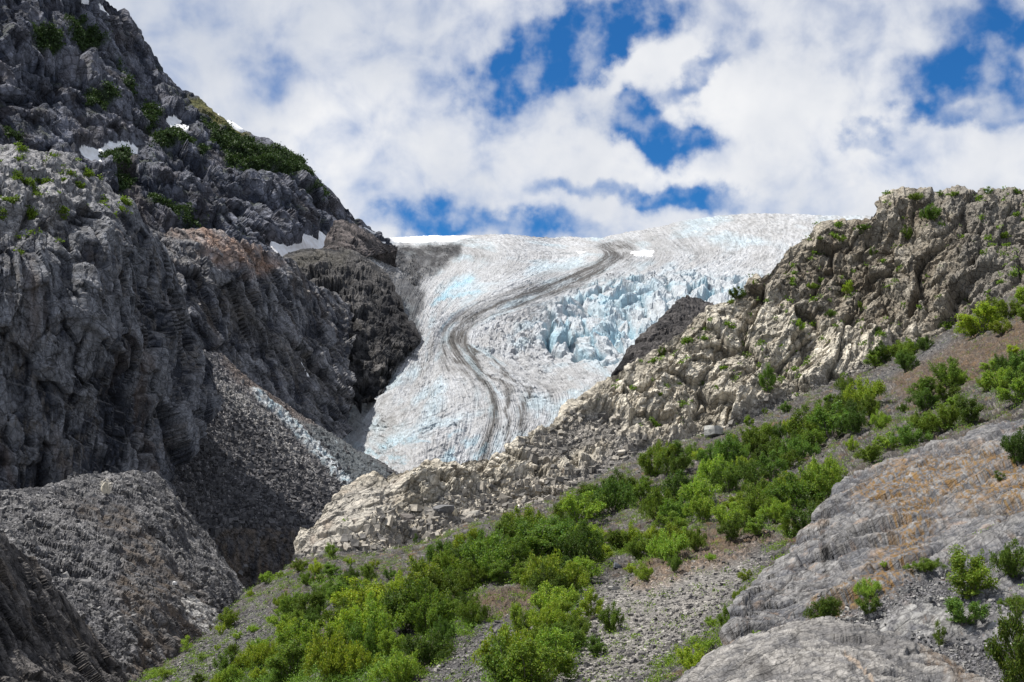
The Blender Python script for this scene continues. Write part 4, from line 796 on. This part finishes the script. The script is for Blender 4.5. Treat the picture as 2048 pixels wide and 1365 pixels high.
CL = [  # outline of the bush feet, size in metres, width ratio, bright, where, spacing
 ([(560,1375),(590,1325),(640,1290),(690,1265),(740,1262),(790,1310),(800,1375)], 3.1, 1.15, 1, 'in the bottom thicket left of centre', .40),
 ([(730,1255),(725,1215),(780,1190),(850,1170),(880,1215),(870,1250),(800,1270)], 3.1, 1.15, 1, 'in the thicket just above the bottom one', .40),
 ([(850,1190),(860,1150),(920,1110),(980,1090),(1010,1120),(1000,1165),(930,1205),(880,1215)], 3.1, 1.15, 0, 'in the middle of the long thicket', .40),
 ([(990,1095),(1040,1078),(1090,1062),(1140,1068),(1175,1110),(1160,1150),(1110,1185),(1040,1190),(1000,1160)], 3.1, 1.2, 0, 'in the upper part of the long thicket', .40),
 ([(850,1240),(900,1228),(950,1225),(955,1262),(915,1290),(880,1318),(852,1330)], 2.8, 1.1, 0, 'in the dark bush block above the dark gravel', .42),
 ([(1090,1190),(1160,1160),(1180,1180),(1150,1230),(1110,1260),(1080,1230)], 2.4, 1.1, 1, 'in the loose thicket right of the long one', .5),
 ([(1075,1290),(1120,1250),(1160,1260),(1150,1310),(1110,1340),(1075,1330)], 2.2, 1.1, 1, 'in the loose group above the bottom edge', .5),
 ([(980,1380),(985,1340),(1030,1335),(1080,1345),(1085,1385)], 2.6, 1.2, 1, 'in the group at the bottom edge near centre', .42),
 ([(1120,1050),(1150,1025),(1210,1000),(1240,985),(1245,1005),(1215,1035),(1170,1055)], 3.2, 1.2, 0, 'in the dark strip under the pale rubble', .40),
 ([(1165,1080),(1210,1072),(1240,1090),(1235,1118),(1190,1122),(1160,1100)], 2.4, 1.2, 1, 'beside the dry boulder gully', .5),
 ([(1240,1000),(1262,975),(1300,965),(1312,995),(1290,1012),(1255,1018)], 2.6, 1.1, 0, 'in the small group left of the round thicket', .5),
 ([(1305,950),(1318,925),(1350,905),(1400,900),(1385,935),(1350,958)], 3.3, 1.1, 0, 'in the upper group beside the pale cliff foot', .45),
 ([(1305,1040),(1315,1010),(1350,995),(1410,995),(1425,1030),(1390,1050),(1340,1055)], 3.0, 1.2, 0, 'in the round thicket right of centre', .42),
 ([(1250,1095),(1290,1075),(1350,1068),(1400,1085),(1380,1118),(1320,1125),(1270,1115)], 2.2, 1.2, 1, 'in the bright row under the round thicket', .48),
 ([(1425,970),(1425,930),(1470,905),(1520,895),(1560,905),(1570,950),(1520,975),(1460,990)], 3.4, 1.15, 0, 'at the left of the big right thicket', .42),
 ([(1520,893),(1580,868),(1640,840),(1650,880),(1620,920),(1570,945),(1560,905)], 3.6, 1.15, 0, 'in the middle of the big right thicket', .42),
 ([(1645,838),(1680,810),(1740,810),(1765,832),(1735,858),(1690,872),(1650,880)], 3.9, 1.15, 0, 'at the upper end of the big right thicket', .44),
 ([(1440,1040),(1500,1015),(1560,1000),(1570,1030),(1530,1070),(1470,1085),(1440,1070)], 2.5, 1.2, 1, 'in the lower thicket left of the slab', .45),
 ([(1565,1000),(1620,975),(1665,960),(1655,985),(1630,1010),(1575,1028)], 2.9, 1.2, 1, 'in the thicket touching the slab top', .45),
 ([(1565,1080),(1590,1050),(1640,1028),(1630,1052),(1600,1082)], 2.3, 1.1, 0, 'in the group against the left side of the slab', .5),
 ([(1728,722),(1745,706),(1790,700),(1850,698),(1838,722),(1820,742),(1780,728)], 3.6, 1.2, 0, 'at the foot of the upper cliff', .45),
 ([(1918,688),(1940,664),(1990,640),(2050,610),(2055,640),(2000,668),(1950,686)], 3.4, 1.2, 1, 'in the bright strip at the upper right edge', .42),
 ([(1825,802),(1860,775),(1910,762),(1925,785),(1890,812),(1845,822)], 3.0, 1.2, 0, 'in the group above the mossy ledges on the right', .5),
 ([(1735,930),(1780,908),(1850,885),(1880,872),(1870,862),(1800,885),(1740,912)], 2.2, 1.3, 1, 'in the row along the top edge of the slab', .5),
 ([(1880,872),(1885,850),(1925,836),(1960,840),(1930,862)], 2.8, 1.1, 0, 'in the pair above the slab near the right edge', .55),
 ([(1985,800),(1995,770),(2050,745),(2058,790),(2040,815)], 2.8, 1.1, 0, 'in the group at the right edge above the slab', .5),
 ([(560,1262),(562,1222),(600,1208),(645,1235),(630,1268),(590,1290)], 2.0, 1.1, 0, 'among the dark bushes low on the left', .5),
 ([(625,1205),(660,1188),(740,1190),(740,1212),(690,1222),(640,1222)], 1.9, 1.1, 0, 'in the dark row left of the long thicket', .5),
 ([(430,1375),(450,1345),(520,1330),(570,1310),(590,1330),(550,1375)], 1.7, 1.2, 1, 'among the low bushes at the bottom left', .55),
 ([(605,1175),(630,1145),(690,1150),(730,1165),(700,1180),(650,1190)], 1.5, 1.3, 0, 'among the small plants above the left thickets', .8),
 ([(1690,905),(1760,850),(1880,770),(2050,680),(2055,760),(1930,830),(1760,895)], 1.7, 1.2, 1, 'scattered over the mossy ledges on the right', 1.35),
 ([(1640,760+60),(1700,790),(1720,775),(1700,765)], 2.6, 1.1, 0, 'on the grey gravel above the big dark thicket', .8),
]
nb_ = 0; PLACED = []
for ci, (poly, size, wr, bright, where, spc) in enumerate(CL):
    xs_ = [p[0] for p in poly]; ys_ = [p[1] for p in poly]; pts = []
    for _ in range(260):
        x, y = rnd.uniform(min(xs_), max(xs_)), rnd.uniform(min(ys_), max(ys_))
        if not inpoly(x, y, poly): continue
        P, N = lookup(HS, x, y); d = dist_at(P); sp_ = spc * size * FPX / d * 1.22
        if all(math.hypot(x - a, (y - b) * 1.5) > sp_ for a, b, _ in pts): pts.append((x, y, P))
    pts.sort(key=lambda q: q[0]); n = len(pts)
    for i, (x, y, P) in enumerate(pts):
        h = 1.1 * size * rnd.choice([.62, .75, .85, .95, 1.08]) * rnd.uniform(.93, 1.07)
        put_bush(P, h, wr * rnd.uniform(.85, 1.15), rnd.randrange(0, 6) if not (rnd.random() < .12) else 7, bright if rnd.random() < .8 else 1 - bright,
                 ('leafy bush ' if n > 1 else 'lone bush ') + where + ((', ' + ordn(i, n)) if n > 1 else ''), 'bushes ' + where); nb_ += 1; PLACED.append((x, y))
print('CLUSTER BUSHES', nb_)
# single plants : sheet, x, y(foot), width px, height px, prototype, bright, label
ON = dict(H=HS, S=SL, L=LB, R=RD)
SG = [('H',458,1254,46,44,5,1,'round bright bush on the rim above the dark ravine at the left'),('H',440,1268,22,26,4,1,'small yellow-green bush left of the round rim bush'),('H',372,1302,20,34,6,1,'upright little bush alone on the left skyline of the hillside'),
 ('H',325,1356,28,24,4,1,'small round bush low on the left skyline near the bottom edge'),('H',402,1322,15,18,6,1,'tiny upright sprig on bare soil near the bottom left'),('H',463,1312,30,30,0,0,'dark green bush alone on bare soil left of the low scattered bushes'),
 ('H',398,1368,26,28,2,0,'dark bush cut by the bottom edge at the far left'),('H',432,1298,14,12,4,1,'tiny low bush above the lone dark one'),('H',475,1276,20,18,4,1,'small low bush right of the round rim bush'),('H',505,1262,26,16,3,1,'low flat yellow-green plant on the left hillside'),
 ('H',520,1296,34,24,3,1,'flat spreading bush above the low scattered bushes'),('H',530,1165,30,26,5,1,'bush on the skyline left of the pale rock nose'),('H',598,1140,36,26,1,1,'bush at the foot of the pale rock nose'),('H',560,1152,20,14,4,1,'little bush on the skyline between two larger ones'),
 ('H',500,1190,16,14,4,1,'little plant hanging on the dark rim'),('H',662,1112,30,32,2,1,'upright bush where soil meets the pale rock nose'),('H',698,1126,26,14,3,1,'flat little plant under the pale rock nose'),('H',822,1065,12,22,6,0,'single dark sapling among pale rubble below the ridge'),
 ('H',752,1134,20,18,4,1,'small bright plant on dark soil above the long thicket'),('H',738,1162,34,42,0,0,'dark round bush on dark soil left of the long thicket top'),('H',700,1165,32,34,1,0,'dark bush left of the dark round one'),('H',780,1158,28,28,4,0,'small dark bush touching the edge of the long thicket'),
 ('H',1036,1268,62,72,0,1,'large bright round bush alone at centre above dark gravel'),('H',1182,1234,44,68,2,1,'tall bright bush beside the stony gully'),('H',1222,1262,52,58,1,0,'dark green bush alone on the grey gravel'),('H',1152,1294,44,50,5,1,'bright bush left of the gully foot bush'),
 ('H',1190,1312,38,50,2,0,'narrow dark bush at the gully foot beside gravel'),('H',1112,1345,34,26,4,1,'low sprawling bush under the loose bright group'),('H',1400,918,34,26,4,1,'small bright bush high beside the cliff foot'),
 ('H',1465,880,18,16,4,1,'tiny bright bush under the big cliff'),('H',1495,850,20,24,2,1,'small bright bush on the gravel under the big cliff'),('H',1570,822,28,22,5,0,'small dark bush alone on gravel above the big dark thicket'),
 ('H',1522,812,14,14,4,1,'tiny bush on gravel near the cliff recess'),('H',1810,742,46,44,0,0,'dark bush just below the thicket at the foot of the upper cliff'),('H',1490,1160,30,26,4,1,'pale green plant on the brown ledge left of the slab'),
 ('H',1420,1118,24,16,3,1,'tiny low plant on the brown ledge'),('H',1348,1142,36,36,5,0,'dark bush on the brown ledge'),('H',1290,1160,40,34,1,1,'bright bush at the head of the brown ledge'),('H',1260,1145,26,22,4,1,'small bush beside the head of the brown ledge'),
 ('H',1450,1268,34,70,2,1,'tall bright bush pressed against the rounded nose of the slab'),('H',1482,1215,38,44,1,1,'bright bush above the nose of the slab'),('H',1420,1252,28,24,4,1,'small bush left of the rounded slab nose'),
 ('H',1380,1350,74,66,5,1,'wide bright bush at the bottom edge left of the low slab'),('H',1432,1372,30,30,4,1,'small bush cut by the bottom edge on the low slab corner'),('S',1520,1298,46,44,0,1,'round bright bush between the two slabs'),
 ('S',1652,1248,70,66,0,0,'full round dark bush on the crest between the two slabs'),('S',1738,1230,54,46,4,0,'thin see-through bush right of the full round one'),('S',1735,1195,54,44,3,1,'bright low bush among orange lichen'),
 ('S',1935,1192,104,110,2,0,'tallest bush on the slab, dark with several upright tips'),('S',2025,1150,84,72,1,0,'wide dark bush at the right edge on the slab'),('S',1850,1145,66,30,3,1,'low flat bright bush left of the tallest bush'),
 ('S',1925,1250,84,64,0,0,'round dark bush directly below the tallest bush'),('S',2030,1220,60,36,3,0,'low bush at the right edge below the wide dark one'),('S',1882,1292,24,56,6,1,'thin upright sapling above the low slab'),
 ('S',2038,1385,84,200,2,0,'very tall dark bush cut by the right edge in the bottom corner'),('S',2040,925,74,80,1,0,'dark bush at the right edge on the upper slab'),('S',1998,960,22,22,6,0,'small dry sprig on the upper slab'),
 ('S',1770,1135,16,14,4,1,'tiny dark tuft in the orange lichen'),('S',1898,1400,60,36,4,1,'sprawling bush at the bottom edge right'),
 ('R',1862,438,46,34,1,0,'bush on the brown top of the pale ridge'),('R',1832,400,30,18,3,0,'low bush on the ridge crest left'),('R',1880,390,12,14,6,0,'tiny sprig on the ridge crest'),('R',1905,392,26,12,3,0,'low shrub on the ridge crest'),
 ('R',1975,388,18,18,6,0,'little upright sapling standing on the ridge skyline'),('R',2030,386,14,12,6,0,'tiny sapling on the ridge skyline at the right edge'),('R',1472,596,34,28,5,0,'green bush on the ridge crest above the dark wedge'),('R',1462,606,14,12,4,1,'tiny bush beside the crest bush above the dark wedge'),
 ('R',1725,458,30,14,3,0,'low shrub where the ridge meets the ice skyline'),('R',1685,484,20,16,4,0,'small shrub on the brown shoulder of the ridge'),('R',1640,482,14,10,3,0,'tiny shrub on the ridge skyline against the ice'),('R',1815,478,26,34,4,0,'dark shrub in a crack high on the ridge'),
 ('R',1745,510,22,20,4,0,'small dark shrub on the upper brown face'),('R',1695,588,22,30,2,1,'bright shrub on a slanting ledge of the ridge face'),('R',1625,575,24,14,3,1,'flat bright shrub on a ledge of the ridge face'),('R',1600,662,20,26,2,1,'narrow bright shrub beside the dark recess'),
 ('R',1535,782,32,62,2,0,'tall narrow dark shrub in the crack at the foot of the cliff'),('R',1660,632,22,14,3,0,'flat shrub in the middle of the brown face'),('R',1325,710,18,22,4,0,'dark shrub on the rounded buttress beside the dark wedge'),('R',1320,790,12,10,4,0,'tiny shrub low on the pale buttress'),
 ('R',2010,480,24,16,4,0,'small shrub high on the grey face near the right edge'),('R',1720,618,12,16,2,0,'tiny shrub under the black diagonal crack'),('R',1755,665,14,12,4,0,'tiny shrub low on the brown face'),('R',1508,575,14,12,4,0,'tiny shrub on the skyline of the ridge')]
for sh, x, y, w, h, k, br, lab in SG:
    P, N = lookup(ON[sh], x, y); d = dist_at(P); s = d / FPX
    put_bush(P, h * s, w / h, k, br, lab, None, parts=w * h > 500)

# ---- scattered greenery too plentiful to count
def tufts(name, S, w, n, size, mat, label, cat, q=5, up=.5, jitter=1.0, ls=.38):
    w = w.copy(); w.reshape(S.ny, S.nx)[:S.nb] = 0; w = w / w.sum(); idx = rg.choice(len(w), n, p=w); B = S.V[idx]
    B = B + rg.normal(size=B.shape) * size * .3; C = np.repeat(B, q, 0) + rg.normal(size=(n * q, 3)) * size * jitter * np.array([.5, .5, .3]) + np.array([0, 0, size * .35])
    dd = np.repeat(rg.uniform(.5, 1.3, (n, 1)), q, 0); ax = rand_unit(n * q, up); nn = rand_unit(n * q, .9); sd = np.cross(ax, nn); sd /= np.linalg.norm(sd, axis=1)[:, None] + 1e-9
    g = rg.uniform(.6, 1.4, (n * q, 1)); V, Fq, cc = quads_at(C, ax * size * ls * dd, sd * size * ls * .65 * dd, np.concatenate([g * 1.05, g, g], 1))
    o = link_mesh(name, V, Fq, mat, None); at = o.data.color_attributes.new('Col', 'FLOAT_COLOR', 'POINT'); c4 = np.ones((len(V), 4), F32); c4[:, :3] = cc; at.data.foreach_set('color', c4.ravel())
    tagk(o, 'stuff', label, cat); return o
tufts('mountain_scrub', MT, MT.veg ** 2, 16000, 2.6, M_scrub, 'dark green scrub covering ledges of the far left mountain', 'scrub', 5)
tufts('ground_cover', HS, HS.gcov * .8 + .01, 24000, .36, M_leaf_y, 'low green and yellowish plants scattered over the hillside soil', 'ground cover', 14, .5, 1.0, .15)
thk = np.zeros(len(HS.px), F32)
for q_ in CL: thk = np.maximum(thk, polymask(HS.px, HS.py, q_[0], 4))
tufts('thicket_undergrowth', HS, thk / (dist_arr(HS) ** 2) + 1e-12, 4200, .55, M_leaf, 'dense low green growth filling the thickets between the bushes', 'undergrowth', 24, .3, 1.3, .12)
tufts('ridge_greenery', RD, (sstep(n3(RD, 20, 940), .3, .5) * sstep(RD.N2[:, 2], .4, .7) * polymask(RD.px, RD.py, [(1200,740),(1500,560),(1780,395),(2110,370),(2110,600),(1700,760),(1300,860)], 30) + 1e-5), 2500, .5, M_leaf, 'tiny green plants in cracks of the pale ridge', 'ground cover', 5)
tufts('cliff_top_greenery', C1, topm * sstep(n3(C1, 26, 408), .22, .42) + 1e-6, 2500, 1.0, M_leaf_y, 'yellow-green plants on the pale top of the left cliff', 'ground cover', 5)

# ---- stones
def stone_shape(seed):
    r = np.random.default_rng(seed); g = np.linspace(-1, 1, 4); V, Fq = [], []
    for ax in range(3):
        for s in (-1, 1):
            b = len(V)
            for u in g:
                for v in g:
                    p = [0, 0, 0]; p[ax] = s; p[(ax + 1) % 3] = u * s; p[(ax + 2) % 3] = v; V.append(p)
            for i in range(3):
                for j in range(3): Fq.append([b + i * 4 + j, b + (i + 1) * 4 + j, b + (i + 1) * 4 + j + 1, b + i * 4 + j + 1])
    V = np.array(V, float); V /= np.linalg.norm(V, axis=1)[:, None] ** .55
    for k in range(7):
        n = r.normal(size=3); n /= np.linalg.norm(n); dd = V @ n; lim = r.uniform(.5, .85); V = V - np.clip(dd - lim, 0, None)[:, None] * n[None]
    V += .05 * np.stack([noise(V * 2 + 7 * k, seed) for k in range(3)], 1); return V, np.array(Fq)
SH = [stone_shape(s) for s in range(6)]
CV = np.array([[-1,-1,-1],[1,-1,-1],[1,1,-1],[-1,1,-1],[-1,-1,1],[1,-1,1],[1,1,1],[-1,1,1]], float); CF = np.array([[0,3,2,1],[4,5,6,7],[0,1,5,4],[1,2,6,5],[2,3,7,6],[3,0,4,7]])
def rubble(name, S, w, n, smin, smax, c0, c1, mat, label, power=2.5):
    w = w.copy(); w.reshape(S.ny, S.nx)[:S.nb] = 0; idx = rg.choice(len(w), n, p=w / w.sum()); sc_ = smin + (smax - smin) * rg.random(n) ** power
    V = np.repeat((CV * .5)[None], n, 0) * rg.uniform(.55, 1.25, (n, 8, 1)) * rg.uniform(.5, 1.1, (n, 1, 3)); a = rg.uniform(0, 6.28, n); t = rg.uniform(-.7, .7, n)
    x, y, z = V[..., 0], V[..., 1], V[..., 2]; c, s = np.cos(t)[:, None], np.sin(t)[:, None]; y, z = c * y - s * z, s * y + c * z; c, s = np.cos(a)[:, None], np.sin(a)[:, None]
    V = np.stack([c * x - s * y, s * x + c * y, z], -1) * sc_[:, None, None] + S.V[idx][:, None] + (rg.normal(size=(n, 3)) * smin * .5)[:, None]
    k = rg.random((n, 1)) ** 1.5; col = np.asarray(c0) * (1 - k) + np.asarray(c1) * k
    Fq = (CF[None] + (np.arange(n) * 8)[:, None, None]).reshape(-1, 4); o = link_mesh(name, V.reshape(-1, 3), Fq, mat, np.repeat(col, 8, 0), False); tagk(o, 'stuff', label, 'rubble'); return o
def stone_mat():
    t = NT('stone'); pos = t.n('NewGeometry').outputs['Position']; a = t.n('TexNoise', i_Vector=pos, i_Scale=2.2, i_Detail=7.0, i_Roughness=.65)
    k = t.ramp(a.outputs[0], .3, .7, .65, 1.3); c = t.mul(t.n('Attribute', attribute_name='Col').outputs['Color'], t.n('CombineColor', i_0=k, i_1=k, i_2=k).outputs[0])
    p = t.n('BsdfPrincipled', i_Base_Color=c, i_Roughness=.9, i_Normal=t.n('Bump', i_Strength=.6, i_Distance=.15, i_Height=a.outputs[0]).outputs[0]); p.inputs['Specular IOR Level'].default_value = .2
    t.t.links.new(p.outputs[0], t.n('OutputMaterial').inputs[0]); return t.m
M_stone = stone_mat()
hsw = np.clip(grav_hs + .35 * sstep(n3(HS, 36, 950), -.1, .3) , 0, 1) * (1 - .93 * ledge_hs)
rubble('gravel_stones', HS, hsw, 34000, .035, .30, (.065, .062, .065), (.27, .255, .235), M_stone, 'loose grey and pale stones scattered over the hillside', 5)
rubble('ridge_rubble', RD, RD_scree * .6 + RD_low, 7000, .15, 1.3, (.12, .115, .11), (.42, .385, .33), M_stone, 'broken pale blocks and grey chips below the ridge', 5)
rubble('scree_blocks', TL, TL_w, 15000, .3, 2.4, (.045, .045, .05), (.14, .137, .14), M_stone, 'dark angular blocks covering the scree fan', 8)
rubble('moraine_blocks', RB, RB_w, 7000, .15, 1.3, (.05, .05, .055), (.24, .235, .23), M_stone, 'grey blocks and pebbles covering the rubble hill', 7)
rubble('slab_grit', SL, SL_soil + 1e-4, 6000, .04, .2, (.10, .10, .105), (.34, .33, .31), M_stone, 'fine grit lying on the ledges of the slab')
BD = [('R',884,1022,42,22,(.16,.16,.165),'grey flat boulder at the foot of the pale rubble'),('R',909,1028,16,18,(.42,.38,.30),'small tan boulder right of the grey flat one'),('R',814,1043,34,22,(.15,.135,.125),'dark split boulder above the lone sapling'),('R',946,1028,26,12,(.38,.36,.32),'low pale boulder in the row under the ridge'),
 ('H',1237,1133,18,12,(.13,.14,.16),'bluish boulder in the dry gully'),('H',1222,1124,12,8,(.30,.29,.28),'pale boulder touching the bluish one'),('H',1228,1178,22,12,(.34,.33,.31),'flat pale boulder lower in the dry gully'),('H',1195,1196,14,8,(.30,.29,.27),'small pale boulder beside the tall gully bush'),
 ('H',626,1160,22,10,(.22,.12,.08),'reddish brown boulder on dark soil at the left'),('H',1013,1305,22,12,(.36,.35,.34),'whitish boulder half hidden by bushes at centre'),('H',1425,868,40,24,(.38,.375,.35),'big pale square block at the foot of the cliff'),('H',1182,1237,18,8,(.36,.30,.25),'pinkish flat boulder at the base of the tall gully bush'),
 ('R',1245,905,18,10,(.40,.37,.32),'pale boulder on the grey scree under the buttress'),('R',1196,955,14,10,(.12,.12,.125),'dark boulder in the pale rubble'),('B',209,984,20,24,(.45,.41,.33),'pale tan boulder standing on the rubble hill'),('B',350,1166,12,8,(.6,.6,.6),'bright white stone on the ledge of the rubble hill'),
 ('B',170,1168,24,16,(.17,.165,.165),'grey pointed boulder low on the rubble hill'),('B',60,1052,20,14,(.17,.165,.165),'grey boulder at the left edge of the rubble hill')]
ON['B'] = RB
for k, (sh, x, y, w, h, cl, lab) in enumerate(BD):
    P, N = lookup(ON[sh], x, y); s = dist_at(P) / FPX; V, Fq = SH[k % 6]; o = link_mesh('boulder', V * np.array([w * .58, w * .5, h * .7]) * s, Fq, M_stone, np.tile(np.array(cl, F32), (len(V), 1)))
    o.location = P + np.array([0, 0, h * .22 * s]); o.rotation_euler = (rnd.uniform(-.2, .2), rnd.uniform(-.3, .3), rnd.uniform(0, 6)); tagk(o, None, lab, 'boulder')

# ---- hikers on the ice
def cloth(name, c):
    t = NT(name); a = t.n('TexNoise', i_Scale=12.0); p = t.n('BsdfPrincipled', i_Base_Color=t.n('MixRGB', i_0=a.outputs[0], i_1=(*[v * .7 for v in c], 1), i_2=(*c, 1)).outputs[0], i_Roughness=.8)
    t.t.links.new(p.outputs[0], t.n('OutputMaterial').inputs[0]); return t.m
def hiker(P, face, coat, trousers, label, group, bend=0.0):
    J = dict(pel=(0,0,.95),wai=(0,.01,1.12),che=(0,.02,1.33),nec=(0,.02,1.50),hea=(0,.0,1.60),top=(0,0,1.73),sl=(-.19,.02,1.42),sr=(.19,.02,1.42),el=(-.25,.05,1.15),er=(.25,.04,1.15),wl=(-.24,-.10,.93),wr=(.26,-.12,.95),fl=(-.235,-.14,.86),fr=(.255,-.17,.88),
      hl=(-.10,0,.90),hr=(.10,0,.90),kl=(-.12,-.04,.50),kr=(.12,.06,.50),al=(-.12,-.06,.09),ar=(.13,.16,.10),tl=(-.13,-.20,.03),tr=(.14,.03,.03))
    R = dict(pel=.14,wai=.13,che=.155,nec=.055,hea=.095,top=.085,sl=.075,sr=.075,el=.05,er=.05,wl=.032,wr=.032,fl=.038,fr=.038,hl=.095,hr=.095,kl=.065,kr=.065,al=.045,ar=.045,tl=.04,tr=.04)
    E = [('pel','wai'),('wai','che'),('che','nec'),('nec','hea'),('hea','top'),('che','sl'),('sl','el'),('el','wl'),('wl','fl'),('che','sr'),('sr','er'),('er','wr'),('wr','fr'),('pel','hl'),('hl','kl'),('kl','al'),('al','tl'),('pel','hr'),('hr','kr'),('kr','ar'),('ar','tr')]
    ks = list(J); me = bpy.data.meshes.new('person'); co = []
    for k in ks:
        x, y, z = J[k]
        if z > .95: y -= bend * (z - .95); z -= bend * .3 * (z - .95)
        co.append((x, y, z))
    me.from_pydata(co, [(ks.index(a_), ks.index(b_)) for a_, b_ in E], []); me.materials.append(coat)
    o = bpy.data.objects.new('person', me); COL.objects.link(o); m = o.modifiers.new('skin', 'SKIN'); m.use_smooth_shade = True
    for i, k in enumerate(ks): me.skin_vertices[0].data[i].radius = (R[k], R[k])
    me.skin_vertices[0].data[0].use_root = True; ss = o.modifiers.new('sub', 'SUBSURF'); ss.levels = 1; ss.render_levels = 1
    # trousers, hat and backpack as clothing
    def part(nm, pts, rad, mat):
        m2 = bpy.data.meshes.new(nm); m2.from_pydata(pts, [(i, i + 1) for i in range(len(pts) - 1)], []); m2.materials.append(mat); q = bpy.data.objects.new(nm, m2); COL.objects.link(q); q.parent = o
        q.modifiers.new('skin', 'SKIN').use_smooth_shade = True
        for i, r_ in enumerate(rad): m2.skin_vertices[0].data[i].radius = (r_, r_)
        q.modifiers.new('sub', 'SUBSURF').levels = 1
    part('trousers', [(-.12,-.06,.12),(-.12,-.04,.50),(-.09,0,.88),(0,0,.97),(.09,0,.88),(.12,.06,.50),(.13,.16,.13)], [.06,.08,.11,.155,.11,.08,.06], trousers)
    b_ = bend; part('backpack', [(0,.20 - b_ * .1,1.02),(0,.22 - b_ * .3,1.25),(0,.19 - b_ * .45,1.45)], [.11,.14,.10], trousers)
    part('hat', [(0,-b_ * .75,1.69 - b_ * .2),(0,-b_ * .8,1.76 - b_ * .2)], [.10,.07], coat)
    o.location = P; o.scale = (1.35, 1.35, 1.12); o.rotation_euler = (0, 0, face); tagk(o, None, label, 'person', group)
dkc, navy, redc, blk = cloth('dark_cloth', (.03, .03, .035)), cloth('navy_cloth', (.02, .03, .06)), cloth('brown_cloth', (.07, .04, .03)), cloth('black_cloth', (.015, .015, .017))
def ice_at(x, y): return lookup(IC, x, y)[0] + np.array([0, 0, .05])
HK = [(1212.5,549,.4,dkc,0,'leftmost hiker of the left group on the ice, in dark clothes'),(1215.4,550.5,2.9,blk,0,'hiker in black, second from the left in the left group on the ice'),(1219,549,1.5,navy,.4,'hiker leaning forward in the middle of the left group on the ice'),
 (1221.6,549,3.4,redc,0,'hiker fourth from the left in the left group on the ice'),(1225.3,550.5,-.3,blk,0,'rightmost hiker of the left group on the ice, standing in black'),
 (1300.3,554,.8,dkc,.5,'left hiker of the three far right on the ice'),(1304,554,2.2,blk,.5,'middle hiker of the three far right on the ice'),(1309.7,553.6,-1,dkc,.3,'right hiker of the three far right on the ice')]
for x, y, f, ct, bd, lab in HK: hiker(ice_at(x, y), f, ct, blk, lab, 'hikers on the glacier', bd)
